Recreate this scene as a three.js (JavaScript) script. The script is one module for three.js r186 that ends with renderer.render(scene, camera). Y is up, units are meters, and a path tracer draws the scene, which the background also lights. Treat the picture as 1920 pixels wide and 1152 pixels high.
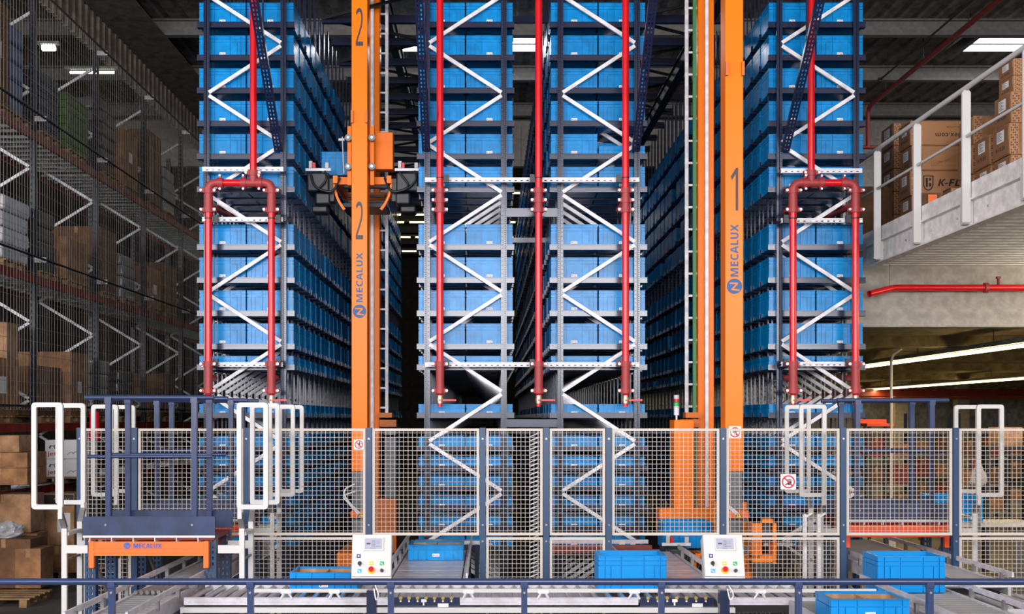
import * as THREE from 'three';
import { mergeGeometries } from 'three/addons/utils/BufferGeometryUtils.js';
import { RoundedBoxGeometry } from 'three/addons/geometries/RoundedBoxGeometry.js';
import { TextGeometry } from 'three/addons/geometries/TextGeometry.js';
import { FontLoader } from 'three/addons/loaders/FontLoader.js';
import { RectAreaLightUniformsLib } from 'three/addons/lights/RectAreaLightUniformsLib.js';

// ---------------------------------------------------------------- camera, light, exposure
const scene = new THREE.Scene();
const renderer = new THREE.WebGLRenderer();
renderer.toneMapping = THREE.LinearToneMapping;
renderer.toneMappingExposure = 1.04;
renderer.shadowMap.enabled = true;
RectAreaLightUniformsLib.init();
const F = 2082, VX = 914, VY = 784, EYE = 2.5;           // lens in pixels, vanishing point, eye height in metres
const camera = new THREE.PerspectiveCamera(2 * Math.atan(576 / F) * 180 / Math.PI, 1920 / 1152, 0.1, 200);
camera.position.set(0, EYE, 0);
camera.lookAt(0, EYE, -10);
camera.setViewOffset(1920, 1152, 960 - VX, 576 - VY, 1920, 1152);
scene.add(camera);
scene.background = new THREE.Color(0.55, 0.62, 0.7);     // overcast sky outside the closed hall
const WINDOW_LIGHT = 13.5, ADDED_SIDE_LIGHT = 8, SKYLIGHT = 9, TUBE = 14;
function rectLight(w, h, pos, target, intensity, color = 0xffffff) {
  const l = new THREE.RectAreaLight(color, intensity, w, h);
  l.position.set(...pos); l.lookAt(...target); l.castShadow = true; scene.add(l); return l;
}
// tall window bays in the gable wall behind the camera light the whole hall
const WINDOWS = [[-7.9, 4.0], [-3.6, 4.0], [0.7, 4.0], [5.0, 4.0], [9.3, 4.0]];
const WIN_Y0 = 3.5, WIN_Y1 = 9.3, WALL_Z = 8;
for (const [x, w] of WINDOWS) rectLight(w - 0.2, WIN_Y1 - WIN_Y0 - 0.2, [x, (WIN_Y0 + WIN_Y1) / 2, WALL_Z - 0.12], [x, (WIN_Y0 + WIN_Y1) / 2 , -10], WINDOW_LIGHT, 0xf9f8ff);
// three unseen bays added in the left side wall to brighten the mezzanine edge
const ADDED_SIDE_WINDOWS = [[3.4, 4.0], [-0.9, 4.0], [-5.2, 4.0]];
for (const [z, w] of ADDED_SIDE_WINDOWS) rectLight(w - 0.2, WIN_Y1 - WIN_Y0 - 0.2, [-13.88, (WIN_Y0 + WIN_Y1) / 2, z], [0, (WIN_Y0 + WIN_Y1) / 2, z], ADDED_SIDE_LIGHT, 0xf9f8ff);

// ---------------------------------------------------------------- helpers
let seed = 12345;
const rnd = () => { seed = (seed * 1664525 + 1013904223) >>> 0; return seed / 4294967296; };
const rr = (a, b) => a + (b - a) * rnd();
const wx = (px, d) => (px - VX) * d / F, wy = (py, d) => EYE - (py - VY) * d / F;   // measured pixel at depth d -> metres
const ORD = ['first', 'second', 'third', 'fourth', 'fifth', 'sixth', 'seventh', 'eighth', 'ninth', 'tenth', 'eleventh', 'twelfth', 'thirteenth', 'fourteenth', 'fifteenth', 'sixteenth', 'seventeenth', 'eighteenth', 'nineteenth', 'twentieth'];
const used = {};
function numbered(n) { if (!(n in used)) { used[n] = 0; return n; } used[n]++; return n + '_' + String(used[n]).padStart(3, '0'); }
function metric(g) {                                       // uv in metres, projected along the main axis of each face
  const p = g.attributes.position, n = g.attributes.normal, uv = new Float32Array(p.count * 2);
  for (let i = 0; i < p.count; i++) {
    const ax = Math.abs(n.getX(i)), ay = Math.abs(n.getY(i)), az = Math.abs(n.getZ(i));
    const x = p.getX(i), y = p.getY(i), z = p.getZ(i);
    if (ax >= ay && ax >= az) { uv[2 * i] = z; uv[2 * i + 1] = y; } else if (ay >= az) { uv[2 * i] = x; uv[2 * i + 1] = z; } else { uv[2 * i] = x; uv[2 * i + 1] = y; }
  }
  g.setAttribute('uv', new THREE.BufferAttribute(uv, 2)); return g;
}
function bx(w, h, d, x = 0, y = 0, z = 0) { const g = new THREE.BoxGeometry(w, h, d); g.translate(x, y, z); return metric(g); }
function box6(x0, x1, y0, y1, z0, z1) { return bx(x1 - x0, y1 - y0, z1 - z0, (x0 + x1) / 2, (y0 + y1) / 2, (z0 + z1) / 2); }
function rbx(w, h, d, r, x = 0, y = 0, z = 0) { const g = new RoundedBoxGeometry(w, h, d, 1, r); g.translate(x, y, z); return metric(g); }
function M(list) {
  const mixed = list.some(g => !g.index) && list.some(g => g.index);
  const gs = list.map(g => { let q = mixed && g.index ? g.toNonIndexed() : g; for (const k of Object.keys(q.attributes)) if (!['position', 'normal', 'uv'].includes(k)) q.deleteAttribute(k); return q; });
  return gs.length === 1 ? gs[0] : mergeGeometries(gs);
}
function bar(a, b, w, h) {                                 // rectangular bar between two points
  const A = new THREE.Vector3(...a), B = new THREE.Vector3(...b), L = A.distanceTo(B), g = new THREE.BoxGeometry(w, h, L);
  metric(g);
  const m = new THREE.Matrix4(), dir = B.clone().sub(A).normalize();
  const up = Math.abs(dir.y) > 0.99 ? new THREE.Vector3(0, 0, 1) : new THREE.Vector3(0, 1, 0);
  m.lookAt(A, B, up); m.setPosition(A.clone().add(B).multiplyScalar(0.5)); g.applyMatrix4(m); return g;
}
function cyl(a, b, r, seg = 10, r2 = r) {
  const A = new THREE.Vector3(...a), B = new THREE.Vector3(...b), L = A.distanceTo(B), g = new THREE.CylinderGeometry(r2, r, L, seg);
  const q = new THREE.Quaternion().setFromUnitVectors(new THREE.Vector3(0, 1, 0), B.clone().sub(A).normalize());
  g.applyQuaternion(q); const c = A.add(B).multiplyScalar(0.5); g.translate(c.x, c.y, c.z); return g;
}
function tube(pts, r, n = 24, seg = 8, closed = false, tension = 0.5) {
  return new THREE.TubeGeometry(new THREE.CatmullRomCurve3(pts.map(p => new THREE.Vector3(...p)), closed, 'catmullrom', tension), n, r, seg, closed);
}
function hoopGeo(w, h, t, rad, ringDepth) {                // flat rectangular loop of square tube, origin at its lower right corner
  const s = new THREE.Shape(), k = rad;
  const rrect = (p, x0, y0, x1, y1, r) => { p.moveTo(x0 + r, y0); p.lineTo(x1 - r, y0); p.quadraticCurveTo(x1, y0, x1, y0 + r); p.lineTo(x1, y1 - r); p.quadraticCurveTo(x1, y1, x1 - r, y1); p.lineTo(x0 + r, y1); p.quadraticCurveTo(x0, y1, x0, y1 - r); p.lineTo(x0, y0 + r); p.quadraticCurveTo(x0, y0, x0 + r, y0); };
  rrect(s, -w, 0, 0, h, k); const ho = new THREE.Path(); rrect(ho, -w + t, t, -t, h - t, k * 0.45); s.holes.push(ho);
  const g = new THREE.ExtrudeGeometry(s, { depth: ringDepth, bevelEnabled: true, bevelSize: 0.002, bevelThickness: 0.002, bevelSegments: 1, curveSegments: 4 }); g.translate(0, 0, -ringDepth / 2); return g;
}
function perforated(w, len, cols, pitch, holeW, holeH, t) { // strip along y from 0 to len with rows of punched holes
  const gs = []; const cw = (w - cols * holeW) / (cols + 1);
  for (let i = 0; i <= cols; i++) gs.push(bx(cw, len, t, -w / 2 + cw / 2 + i * (cw + holeW), len / 2, 0));
  const n = Math.floor(len / pitch), rh = pitch - holeH;
  for (let i = 0; i < cols; i++) for (let k = 0; k <= n; k++) { const y0 = k * pitch, y1 = Math.min(len, y0 + rh); if (y1 - y0 > 0.001) gs.push(bx(holeW, y1 - y0, t, -w / 2 + cw + holeW / 2 + i * (cw + holeW), (y0 + y1) / 2, 0)); }
  return M(gs);
}
function tag(o, label, category, group) { o.userData.label = label; o.userData.category = category; if (group) o.userData.group = group; return o; }
function thing(name, label, category, group, pos = [0, 0, 0]) {
  const g = new THREE.Group(); g.name = numbered(name); g.position.set(...pos); scene.add(g); return tag(g, label, category, group);
}
function part(parent, name, geo, mat, extra) {
  const m = new THREE.Mesh(Array.isArray(geo) ? M(geo) : geo, mat); m.name = name; m.castShadow = m.receiveShadow = true;
  if (extra && extra.label) m.userData.label = extra.label; if (extra && extra.kind) m.userData.kind = extra.kind; parent.add(m); return m;
}
function sub(parent, name) { const g = new THREE.Group(); g.name = name; parent.add(g); return g; }
function struct(name, geo, mat) { const m = new THREE.Mesh(Array.isArray(geo) ? M(geo) : geo, mat); m.name = name; m.castShadow = m.receiveShadow = true; m.userData.kind = 'structure'; scene.add(m); return m; }
function structGroup(name) { const g = new THREE.Group(); g.name = name; g.userData.kind = 'structure'; scene.add(g); return g; }

// ---------------------------------------------------------------- materials
function noiseTex(size, lo, hi, coarse, rep) {             // layered value noise, tileable
  const a = new Float32Array(size * size); let amp = 1, tot = 0;
  for (let c = coarse; c <= size; c *= 2) {
    const gsz = c, grid = new Float32Array(gsz * gsz); for (let i = 0; i < grid.length; i++) grid[i] = rnd();
    for (let y = 0; y < size; y++) for (let x = 0; x < size; x++) {
      const u = x / size * gsz, v = y / size * gsz, i = Math.floor(u), j = Math.floor(v), fu = u - i, fv = v - j, i1 = (i + 1) % gsz, j1 = (j + 1) % gsz;
      const su = fu * fu * (3 - 2 * fu), sv = fv * fv * (3 - 2 * fv);
      a[y * size + x] += amp * ((grid[j * gsz + i] * (1 - su) + grid[j * gsz + i1] * su) * (1 - sv) + (grid[j1 * gsz + i] * (1 - su) + grid[j1 * gsz + i1] * su) * sv);
    }
    tot += amp; amp *= 0.62;
  }
  const d = new Uint8Array(size * size * 4);
  for (let i = 0; i < a.length; i++) { const t = Math.min(1, Math.max(0, (a[i] / tot - 0.5) * 2 + 0.5)), v = 255 * (lo + (hi - lo) * t); d[4 * i] = d[4 * i + 1] = d[4 * i + 2] = v; d[4 * i + 3] = 255; }
  const t = new THREE.DataTexture(d, size, size); t.wrapS = t.wrapT = THREE.RepeatWrapping; t.magFilter = THREE.LinearFilter; t.colorSpace = THREE.SRGBColorSpace; t.repeat.set(rep, rep); t.needsUpdate = true; return t;
}
const grain = noiseTex(256, 0.72, 1.0, 8, 0.8), fine = noiseTex(128, 0.86, 1.0, 8, 1.6), blot = noiseTex(256, 0.6, 1.0, 4, 0.25);
const mat = (hex, rough = 0.5, o = {}) => new THREE.MeshStandardMaterial({ color: hex, roughness: rough, metalness: 0, ...o });
const phys = (hex, rough, spec, o = {}) => new THREE.MeshPhysicalMaterial({ color: hex, roughness: rough, specularIntensity: spec, ...o });
const MT = {
  crate: phys(0x0090d8, 0.25, 0.6, { map: fine }), crateB: phys(0x0088cc, 0.27, 0.6, { map: fine }), crateNew: phys(0x0083c8, 0.32, 0.6),
  navy: phys(0x18223f, 0.22, 1, { ior: 1.65 }), navyLight: mat(0x1f3c5c, 0.4), rail: mat(0x2b385a, 0.3), fascia: mat(0x26365a, 0.55, { map: grain }),
  galv: mat(0xf0eeef, 0.42, { map: fine }), galvDark: mat(0x8d8a88, 0.5, { map: grain }), alu: mat(0xd2ccd2, 0.4, { map: fine }),
  crane: phys(0xf87a00, 0.34, 0.45), craneDark: mat(0xd0690f, 0.5), beamOrange: mat(0xf06a22, 0.45), beamRed: mat(0xe8501c, 0.45), rackRed: mat(0x8f2c18, 0.5, { map: grain }),
  red: mat(0xd4101c, 0.28), redCast: mat(0xa03536, 0.5), redDull: mat(0x7c201f, 0.5), brass: mat(0xc9bd9c, 0.3, { metalness: 0.7 }), chrome: mat(0xdcdcdc, 0.2, { metalness: 0.9 }),
  white: mat(0xc6c3be, 0.45), cream: mat(0xc4b9ac, 0.5), mezz: mat(0xefebe6, 0.5, { map: fine }), black: mat(0x17181b, 0.5), darkGrey: mat(0x232529, 0.45), midGrey: mat(0x6d6f73, 0.5, { map: fine }),
  digit: mat(0x3a2f33, 0.5), letter: mat(0x0f4f86, 0.5), green: mat(0x2f7a44, 0.5), roller: mat(0xb0aeae, 0.3, { metalness: 0.5 }), belt: mat(0xc8c4c8, 0.32, { map: fine }), yellow: mat(0xe3b325, 0.4),
  card: mat(0xa8764c, 0.85, { map: grain }), cardDark: mat(0x7a5436, 0.85, { map: grain }), cardLight: mat(0xbd8f66, 0.85, { map: grain }), wood: mat(0xa07c52, 0.8, { map: grain }),
  wrap: new THREE.MeshPhysicalMaterial({ color: 0xb9b4b2, roughness: 0.22, clearcoat: 0.6, map: blot }), wrapDark: new THREE.MeshPhysicalMaterial({ color: 0x5a5656, roughness: 0.3, clearcoat: 0.4, map: blot }),
  wrapWhiteLit: new THREE.MeshPhysicalMaterial({ color: 0xe4dfe0, roughness: 0.2, clearcoat: 0.5, map: fine }),  // white film, its colour lifted for the window light falling on it
  wire: mat(0xb4a99c, 0.5), film: new THREE.MeshPhysicalMaterial({ color: 0xdfe0e2, roughness: 0.35, transmission: 0.55, thickness: 0 }), brassYellow: mat(0x9c8334, 0.4), darkNavy: mat(0x151a2a, 0.4), tubeFar: 0,
  greenStack: mat(0x476f1c, 0.6, { map: grain }), blueStack: mat(0x2a3350, 0.55, { map: grain }), blueDrum: mat(0x4d6484, 0.5), paper: mat(0xdcd8d4, 0.7),
  concrete: mat(0x6d6661, 0.75, { map: blot }), fasciaWall: mat(0xb0a89d, 0.85, { map: fine }), soffitRoom: mat(0xa08c66, 0.9, { map: grain }), wallGrey: mat(0xa6a8ae, 0.85, { map: grain }), wallDark: mat(0x4c4641, 0.9, { map: grain }),
  cladding: mat(0x9a9288, 0.7, { map: fine }), corrug: mat(0x86786a, 0.7, { map: grain }), roof: mat(0x857b6e, 0.8, { map: grain }), purlin: mat(0x77736e, 0.7, { map: fine }), darkSteel: mat(0x2a2a2e, 0.6), net: mat(0x8a8378, 0.9),
  slat: mat(0xc9cccb, 0.45, { map: fine }),
};
const glow = (hex, s) => new THREE.MeshStandardMaterial({ color: 0x222222, emissive: hex, emissiveIntensity: s, roughness: 0.6 });
MT.tubeFar = glow(0xffe9a8, 3); MT.tube = glow(0xffe9a8, 14); MT.tubeWhite = glow(0xf2ffe6, 5); MT.sky = glow(0xf4f8ff, 5); MT.pane = glow(0xffffff, 2.5);
const font = await new FontLoader().loadAsync('fonts/droid/droid_sans_bold.typeface.json');
const fontR = await new FontLoader().loadAsync('fonts/droid/droid_sans_regular.typeface.json');
function text(str, h, depth, w, f = font) { const g = new TextGeometry(str, { font: f, size: h, depth, curveSegments: 4, bevelEnabled: false }); g.computeBoundingBox(); const b = g.boundingBox; g.translate(-(b.min.x + b.max.x) / 2, -(b.min.y + b.max.y) / 2, 0); if (w) g.scale(w / (b.max.x - b.min.x), h / (b.max.y - b.min.y), 1); return g; }
function canvasMat(w, h, draw, rough = 0.6) { const c = document.createElement('canvas'); c.width = w; c.height = h; draw(c.getContext('2d'), w, h); const t = new THREE.CanvasTexture(c); t.colorSpace = THREE.SRGBColorSpace; return new THREE.MeshStandardMaterial({ map: t, roughness: rough }); }
function sheet(w, h, x = 0, y = 0, z = 0) { const g = new THREE.BoxGeometry(w, h, 0.002); g.translate(x, y, z); return g; }   // thin printed sheet facing +z

// ---------------------------------------------------------------- the hall
const ROOF = 11.7, XL = -14, XR = 24, ZF = WALL_Z, ZB = -62;
struct('floor', box6(XL, XR, -0.25, 0, ZB, ZF), MT.concrete);
{ // wall behind the camera with five window bays
  const g = structGroup('wall_front'); const z0 = ZF, z1 = ZF + 0.3;
  part(g, 'lower_wall', box6(XL, XR, 0, WIN_Y0, z0, z1), MT.cladding); part(g, 'upper_wall', box6(XL, XR, WIN_Y1, ROOF + 0.3, z0, z1), MT.cladding);
  let x = XL; for (const [c, w] of WINDOWS) { part(g, 'pier', box6(x, c - w / 2, WIN_Y0, WIN_Y1, z0, z1), MT.cladding); x = c + w / 2; } part(g, 'pier', box6(x, XR, WIN_Y0, WIN_Y1, z0, z1), MT.cladding);
  WINDOWS.forEach(([c, w], i) => { const wn = structGroup('window_' + (i + 1)); part(wn, 'pane', box6(c - w / 2, c + w / 2, WIN_Y0, WIN_Y1, z0 + 0.06, z0 + 0.08), MT.pane);
    part(wn, 'window_frame', [box6(c - w / 2, c + w / 2, WIN_Y0, WIN_Y0 + 0.08, z0, z0 + 0.05), box6(c - w / 2, c + w / 2, WIN_Y1 - 0.08, WIN_Y1, z0, z0 + 0.05), box6(c - 0.03, c + 0.03, WIN_Y0, WIN_Y1, z0, z0 + 0.05)], MT.white); });
}
function corrugate(len, width, period, depth) {            // trapezoidal sheet: ribs run along z, profile along x, starts at the origin
  const pos = [], idx = [], uv = []; const prof = []; for (let x = 0; x < width; x += period) prof.push([x, 0], [x + period * 0.45, 0], [x + period * 0.55, depth], [x + period * 0.9, depth]); prof.push([width, 0]);
  for (let i = 0; i + 1 < prof.length; i++) { const [x0, y0] = prof[i], [x1, y1] = prof[i + 1], b = pos.length / 3; pos.push(x0, y0, 0, x1, y1, 0, x1, y1, -len, x0, y0, -len); uv.push(x0, 0, x1, 0, x1, len, x0, len); idx.push(b, b + 1, b + 2, b, b + 2, b + 3); }
  const g = new THREE.BufferGeometry(); g.setAttribute('position', new THREE.Float32BufferAttribute(pos, 3)); g.setAttribute('uv', new THREE.Float32BufferAttribute(uv, 2)); g.setIndex(idx); const q = g.toNonIndexed(); q.computeVertexNormals(); return q;
}
{ // roof: slab with ribbed deck below it, purlins, skylights
  const g = structGroup('ceiling');
  const sk = [[11.6, 20, 26.0, 27.7], [-2.1, 1.2, 26.0, 27.7]];
  part(g, 'roof_slab', box6(XL, XR, ROOF + 0.22, ROOF + 0.4, ZB, ZF), MT.roof);
  const deck = corrugate(ZF - ZB, XR - XL, 0.42, 0.06); deck.translate(XL, ROOF, ZF); part(g, 'roof_deck', deck, MT.roof);
  for (let d = -1.6; d < 60; d += 3.4) { const z = -(d); part(g, 'purlin', [box6(XL, XR, ROOF - 0.06, ROOF - 0.02, z - 0.1, z + 0.1), box6(XL, XR, ROOF - 0.36, ROOF - 0.06, z - 0.02, z + 0.02), box6(XL, XR, ROOF - 0.4, ROOF - 0.36, z - 0.1, z + 0.1)], MT.purlin); }
  sk.forEach(([x0, x1, d0, d1], i) => {
    const w = structGroup('window_' + (6 + i)); part(w, 'pane', box6(x0, x1, ROOF - 0.05, ROOF - 0.02, -d1, -d0), MT.sky);
    part(w, 'window_frame', [box6(x0, x1, ROOF - 0.09, ROOF - 0.055, -d0 - 0.62, -d0 - 0.42), box6(x0, x1, ROOF - 0.09, ROOF - 0.055, -d0 - 1.12, -d0 - 1.08), box6(x0 - 0.12, x0, ROOF - 0.25, ROOF, -d1, -d0)], MT.purlin);
    rectLight(x1 - x0 - 0.2, d1 - d0, [(x0 + x1) / 2, ROOF - 0.12, -(d0 + d1) / 2], [(x0 + x1) / 2, 0, -(d0 + d1) / 2 - 0.001], SKYLIGHT, 0xf4f8ff);
  });
}
{  const sheetG = corrugate(1.25, 40, 0.36, 0.1); sheetG.rotateX(-Math.PI / 2); sheetG.rotateY(Math.PI / 2); sheetG.rotateX(Math.PI); sheetG.computeBoundingBox(); const b = sheetG.boundingBox; sheetG.translate(-8.5 - b.max.x, 10.45 - b.min.y, -36 - b.min.z);
  struct('wall_left', sheetG, MT.corrug);
  { const g = structGroup('wall_outer_left'); part(g, 'lower_wall', box6(XL - 0.3, XL, 0, WIN_Y0, ZB, ZF), MT.wallDark); part(g, 'upper_wall', box6(XL - 0.3, XL, WIN_Y1, ROOF + 0.4, ZB, ZF), MT.wallDark); let z = ZF; for (const [c, w] of ADDED_SIDE_WINDOWS) { part(g, 'pier', box6(XL - 0.3, XL, WIN_Y0, WIN_Y1, c + w / 2, z), MT.wallDark); z = c - w / 2; } part(g, 'pier', box6(XL - 0.3, XL, WIN_Y0, WIN_Y1, ZB, z), MT.wallDark);
    ADDED_SIDE_WINDOWS.forEach(([c, w], i) => { const wn = structGroup('window_' + (8 + i)); part(wn, 'pane', box6(XL - 0.08, XL - 0.06, WIN_Y0, WIN_Y1, c - w / 2, c + w / 2), MT.pane); part(wn, 'window_frame', [box6(XL - 0.05, XL, WIN_Y0, WIN_Y0 + 0.08, c - w / 2, c + w / 2), box6(XL - 0.05, XL, WIN_Y1 - 0.08, WIN_Y1, c - w / 2, c + w / 2), box6(XL - 0.05, XL, WIN_Y0, WIN_Y1, c - 0.03, c + 0.03)], MT.white); }); }  // unseen side bays, put in for more light from the left
   struct('wall_right', box6(XR, XR + 0.3, 0, ROOF + 0.4, ZB, ZF), MT.cladding); struct('wall_far', box6(XL, XR, 0, ROOF + 0.4, ZB - 0.3, ZB), MT.wallDark);
  struct('trim_1', box6(-8.5, -7.4, ROOF - 0.42, ROOF - 0.405, -60, 4), MT.corrug);
  // cladding of the back wall: boards standing side by side
  const wb = structGroup('wall_back'); part(wb, 'backing', [box6(XL, 5.0, 10.0, ROOF, -33.3, -33.1), box6(5.0, XR, 4.83, ROOF, -33.3, -33.1)], MT.cladding);
  for (let x = -9; x < XR - 1; x += 1.0) part(wb, 'panel', box6(x + 0.012, x + 0.988, x < 4.9 ? 10.0 : 4.85, ROOF - 0.42, -33.1, -33.06), MT.cladding);
}
// lamps of the dark hall beyond the racks: tubes in rows
[[34.7, -2.6, 2.2], [38.4, -6, 2], [39.9, -6, 2], [43.2, -6, 2], [46.8, -6, 1]].forEach(([d, x0, x1], i) => {
  const t = thing('fluorescent_lamp', ORD[i] + ' row of tubes counted from the racks, glowing in the dark hall beyond', 'lamp', 'tube rows beyond the racks');
  part(t, 'housing', box6(x0, x1, 9.56, 9.62, -d - 0.06, -d + 0.06), MT.galvDark); for (const x of [x0 + 0.2, x1 - 0.2]) part(t, 'hanger', cyl([x, 9.6, -d], [x, ROOF, -d], 0.008, 5), MT.darkGrey); for (let x = x0; x < x1 - 0.3; x += 0.8) part(t, 'tube', cyl([x, 9.53, -d], [x + 0.6, 9.53, -d], 0.03, 6), MT.tubeFar);
  rectLight(x1 - x0, 0.1, [(x0 + x1) / 2, 9.48, -d], [(x0 + x1) / 2, 0, -d - 0.001], 2, 0xffe9a8);
});

// ---------------------------------------------------------------- blue storage boxes
function crateGeo(w, h, dp) {                              // open box whose sides are raised panels with grooves between them
  const gs = [], r = 0.012, t = 0.014, W = w / 2, D = dp / 2, g = 0.0052, low = h < 0.2;
  gs.push(box6(-W + r, W - r, 0, 0.012, -D + r, D - r));
  for (const s of [-1, 1]) { gs.push(bx(w - 2 * r, h - 0.01, t, 0, h / 2, s * (D - r - t / 2))); gs.push(bx(t, h - 0.01, dp - 2 * r - 2 * t, s * (W - r - t / 2), h / 2, 0)); }
  const rim = 0.008; for (const s of [-1, 1]) { gs.push(bx(w, rim, 0.028, 0, h - rim / 2, s * (D - 0.014))); gs.push(bx(0.028, rim, dp - 0.056, s * (W - 0.014), h - rim / 2, 0)); }
  const rows = low ? [[0, h - 0.058, 1], [h - 0.058, h - 0.006, 0]] : [[0, h - 0.086, 1], [h - 0.086, h - 0.046, 0], [h - 0.046, h - 0.006, 0]];
  const longC = [[-W, -0.24, -0.1, 0.1, 0.24, W], [-W, -0.24, -0.19, -0.1, 0.1, 0.19, 0.24, W]], shortC = [[-D, -0.14, 0.14, D], [-D, -0.15, -0.09, 0.09, 0.15, D]];
  for (const [y0, y1, k] of rows) for (const s of [-1, 1]) {
    const lc = longC[k], sc = shortC[k];
    for (let i = 0; i + 1 < lc.length; i++) gs.push(box6(lc[i] + (i ? g : 0.002), lc[i + 1] - g, y0 + g * 0.6, y1 - g * 0.6, s > 0 ? D - r : -D + 0.001, s > 0 ? D - 0.001 : -D + r));
    for (let i = 0; i + 1 < sc.length; i++) gs.push(box6(s > 0 ? W - r : -W + 0.001, s > 0 ? W - 0.001 : -W + r, y0 + g * 0.6, y1 - g * 0.6, sc[i] + g + (i ? 0 : 0.01), sc[i + 1] - g - (i + 2 === sc.length ? 0.01 : 0)));
  }
  return M(gs);
}
const CR_H = 0.32, LOW_H = 0.168, BW = 0.598, BD = 0.4;
const crateTall = crateGeo(BW, CR_H, BD), crateLow = crateGeo(BW, LOW_H, BD);
const stickerMat = canvasMat(64, 32, (c, w, h) => { c.fillStyle = '#f2efee'; c.fillRect(0, 0, w, h); c.fillStyle = '#b3424a'; for (let i = 0; i < 5; i++) c.fillRect(24 + i * 7, 8, 4, 9); c.fillStyle = '#333'; c.fillRect(6, 14, 12, 10); for (let i = 0; i < 12; i++) c.fillRect(24 + i * 3, 20, 1 + (i % 2), 8); });
const stickerGeo = sheet(0.075, 0.032), insertGeo = M([bx(0.55, 0.02, 0.35, 0, 0, 0), bx(0.008, 0.1, 0.35, 0, 0.05, 0), bx(0.55, 0.1, 0.006, 0, 0.05, -0.17), bx(0.55, 0.1, 0.006, 0, 0.05, 0.17), bx(0.006, 0.1, 0.35, -0.27, 0.05, 0), bx(0.006, 0.1, 0.35, 0.27, 0.05, 0)]);
function crate(x, y, z, low, label, group, o = {}) {
  const t = thing('storage_box', label, 'box', group, [x, y, z]);
  part(t, 'body', low ? crateLow : crateTall, o.mat || (rnd() < 0.5 ? MT.crate : MT.crateB));
  if (!o.noSticker) { const s = part(t, 'sticker', stickerGeo, stickerMat, { label: 'small white printed sticker' }); s.position.set(o.sx ?? 0, low ? 0.055 : 0.085, BD / 2 + 0.0008); }
  if (o.insert) { const s = part(t, 'cardboard_insert', insertGeo, MT.cardLight, { label: 'brown cardboard divider insert' }); s.position.y = (low ? LOW_H : CR_H) - 0.118; }
  if (o.turn) t.rotation.y = o.turn;
  return t;
}

// ---------------------------------------------------------------- automated racks
const DBOX = 14.265, DPOST = 14.2, PITCH = 0.47, NDEEP = 38;
const yb = (py) => wy(py, DBOX);
const LEVELS = [];                                         // [box bottom height, low?]
for (let i = 0; i < 6; i++) LEVELS.push([yb(5 + 61.6 * i) - CR_H, false]);
for (let i = 0; i < 4; i++) LEVELS.push([yb(421 + 62 * i) - CR_H, false]);
LEVELS.push([yb(668) - LOW_H, true], [yb(758) - LOW_H, true]);
for (let i = 0; i < 6; i++) LEVELS.push([yb(820 + 37.2 * i) - LOW_H, true]);
const RACKS = [
  { key: 'left', px: 462, type: 0, label: 'navy steel box rack at the left, beside the pallet rack' },
  { key: 'centre-left', px: 873, type: 1, label: 'navy steel box rack left of the central gap' },
  { key: 'centre-right', px: 1121.5, type: 0, label: 'navy steel box rack right of the central gap' },
  { key: 'right', px: 1530, type: 1, label: 'navy steel box rack at the right, beside the mezzanine' },
];
const POST_X = 0.49, TOPH = 8.75;
const uprightGeo = (() => { const a = perforated(0.031, TOPH, 1, 0.028, 0.011, 0.014, 0.003), b = perforated(0.031, TOPH, 1, 0.053, 0.009, 0.011, 0.003); a.translate(-0.0205, 0, 0.02); b.translate(0.0205, 0, 0.02); return M([a, b, bx(0.003, TOPH, 0.04, -0.0345, TOPH / 2, 0), bx(0.003, TOPH, 0.04, 0.0345, TOPH / 2, 0), bx(0.07, TOPH, 0.003, 0, TOPH / 2, -0.016)]); })();
const uprightGeoR = uprightGeo.clone().applyMatrix4(new THREE.Matrix4().makeRotationY(0)); { const p = uprightGeoR.attributes.position, n = uprightGeoR.attributes.normal, ix = uprightGeoR.index; for (let i = 0; i < p.count; i++) { p.setX(i, -p.getX(i)); n.setX(i, -n.getX(i)); } for (let i = 0; i < ix.count; i += 3) { const q = ix.getX(i); ix.setX(i, ix.getX(i + 2)); ix.setX(i + 2, q); } }
const uprightPlain = M([bx(0.018, TOPH, 0.004, -0.025, TOPH / 2, 0.018), bx(0.018, TOPH, 0.004, 0.025, TOPH / 2, 0.018), bx(0.004, TOPH, 0.034, -0.034, TOPH / 2, 0), bx(0.004, TOPH, 0.034, 0.034, TOPH / 2, 0)]);
const supportGeo = M([bx(1.25, 0.07, 0.004, 0, 0.035, 0), bx(1.25, 0.004, 0.07, 0, 0, -0.033), bx(1.25, 0.006, 0.014, 0, 0.067, 0.006), bx(1.25, 0.006, 0.014, 0, 0.002, 0.006)]);
function braceList(type) {
  const xi = POST_X - 0.03, out = [], ya = wy(84, DPOST), st = 93.25 * DPOST / F;
  for (let k = -1; k < 13; k++) { const y0 = ya - k * st, y1 = y0 - st; if (y1 < 0.1) break; const right = (k % 2 === 0) === (type === 0); out.push([[right ? xi : -xi, y0 - 0.02, 0], [right ? -xi : xi, y1 + 0.02, 0]]); }
  return out;
}
const stuff = new THREE.Group(); stuff.name = 'storage_boxes'; stuff.userData = { kind: 'stuff', label: 'mass of blue storage boxes deep inside the four racks', category: 'boxes' }; scene.add(stuff);
const deepTall = [], deepLow = [];
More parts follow.
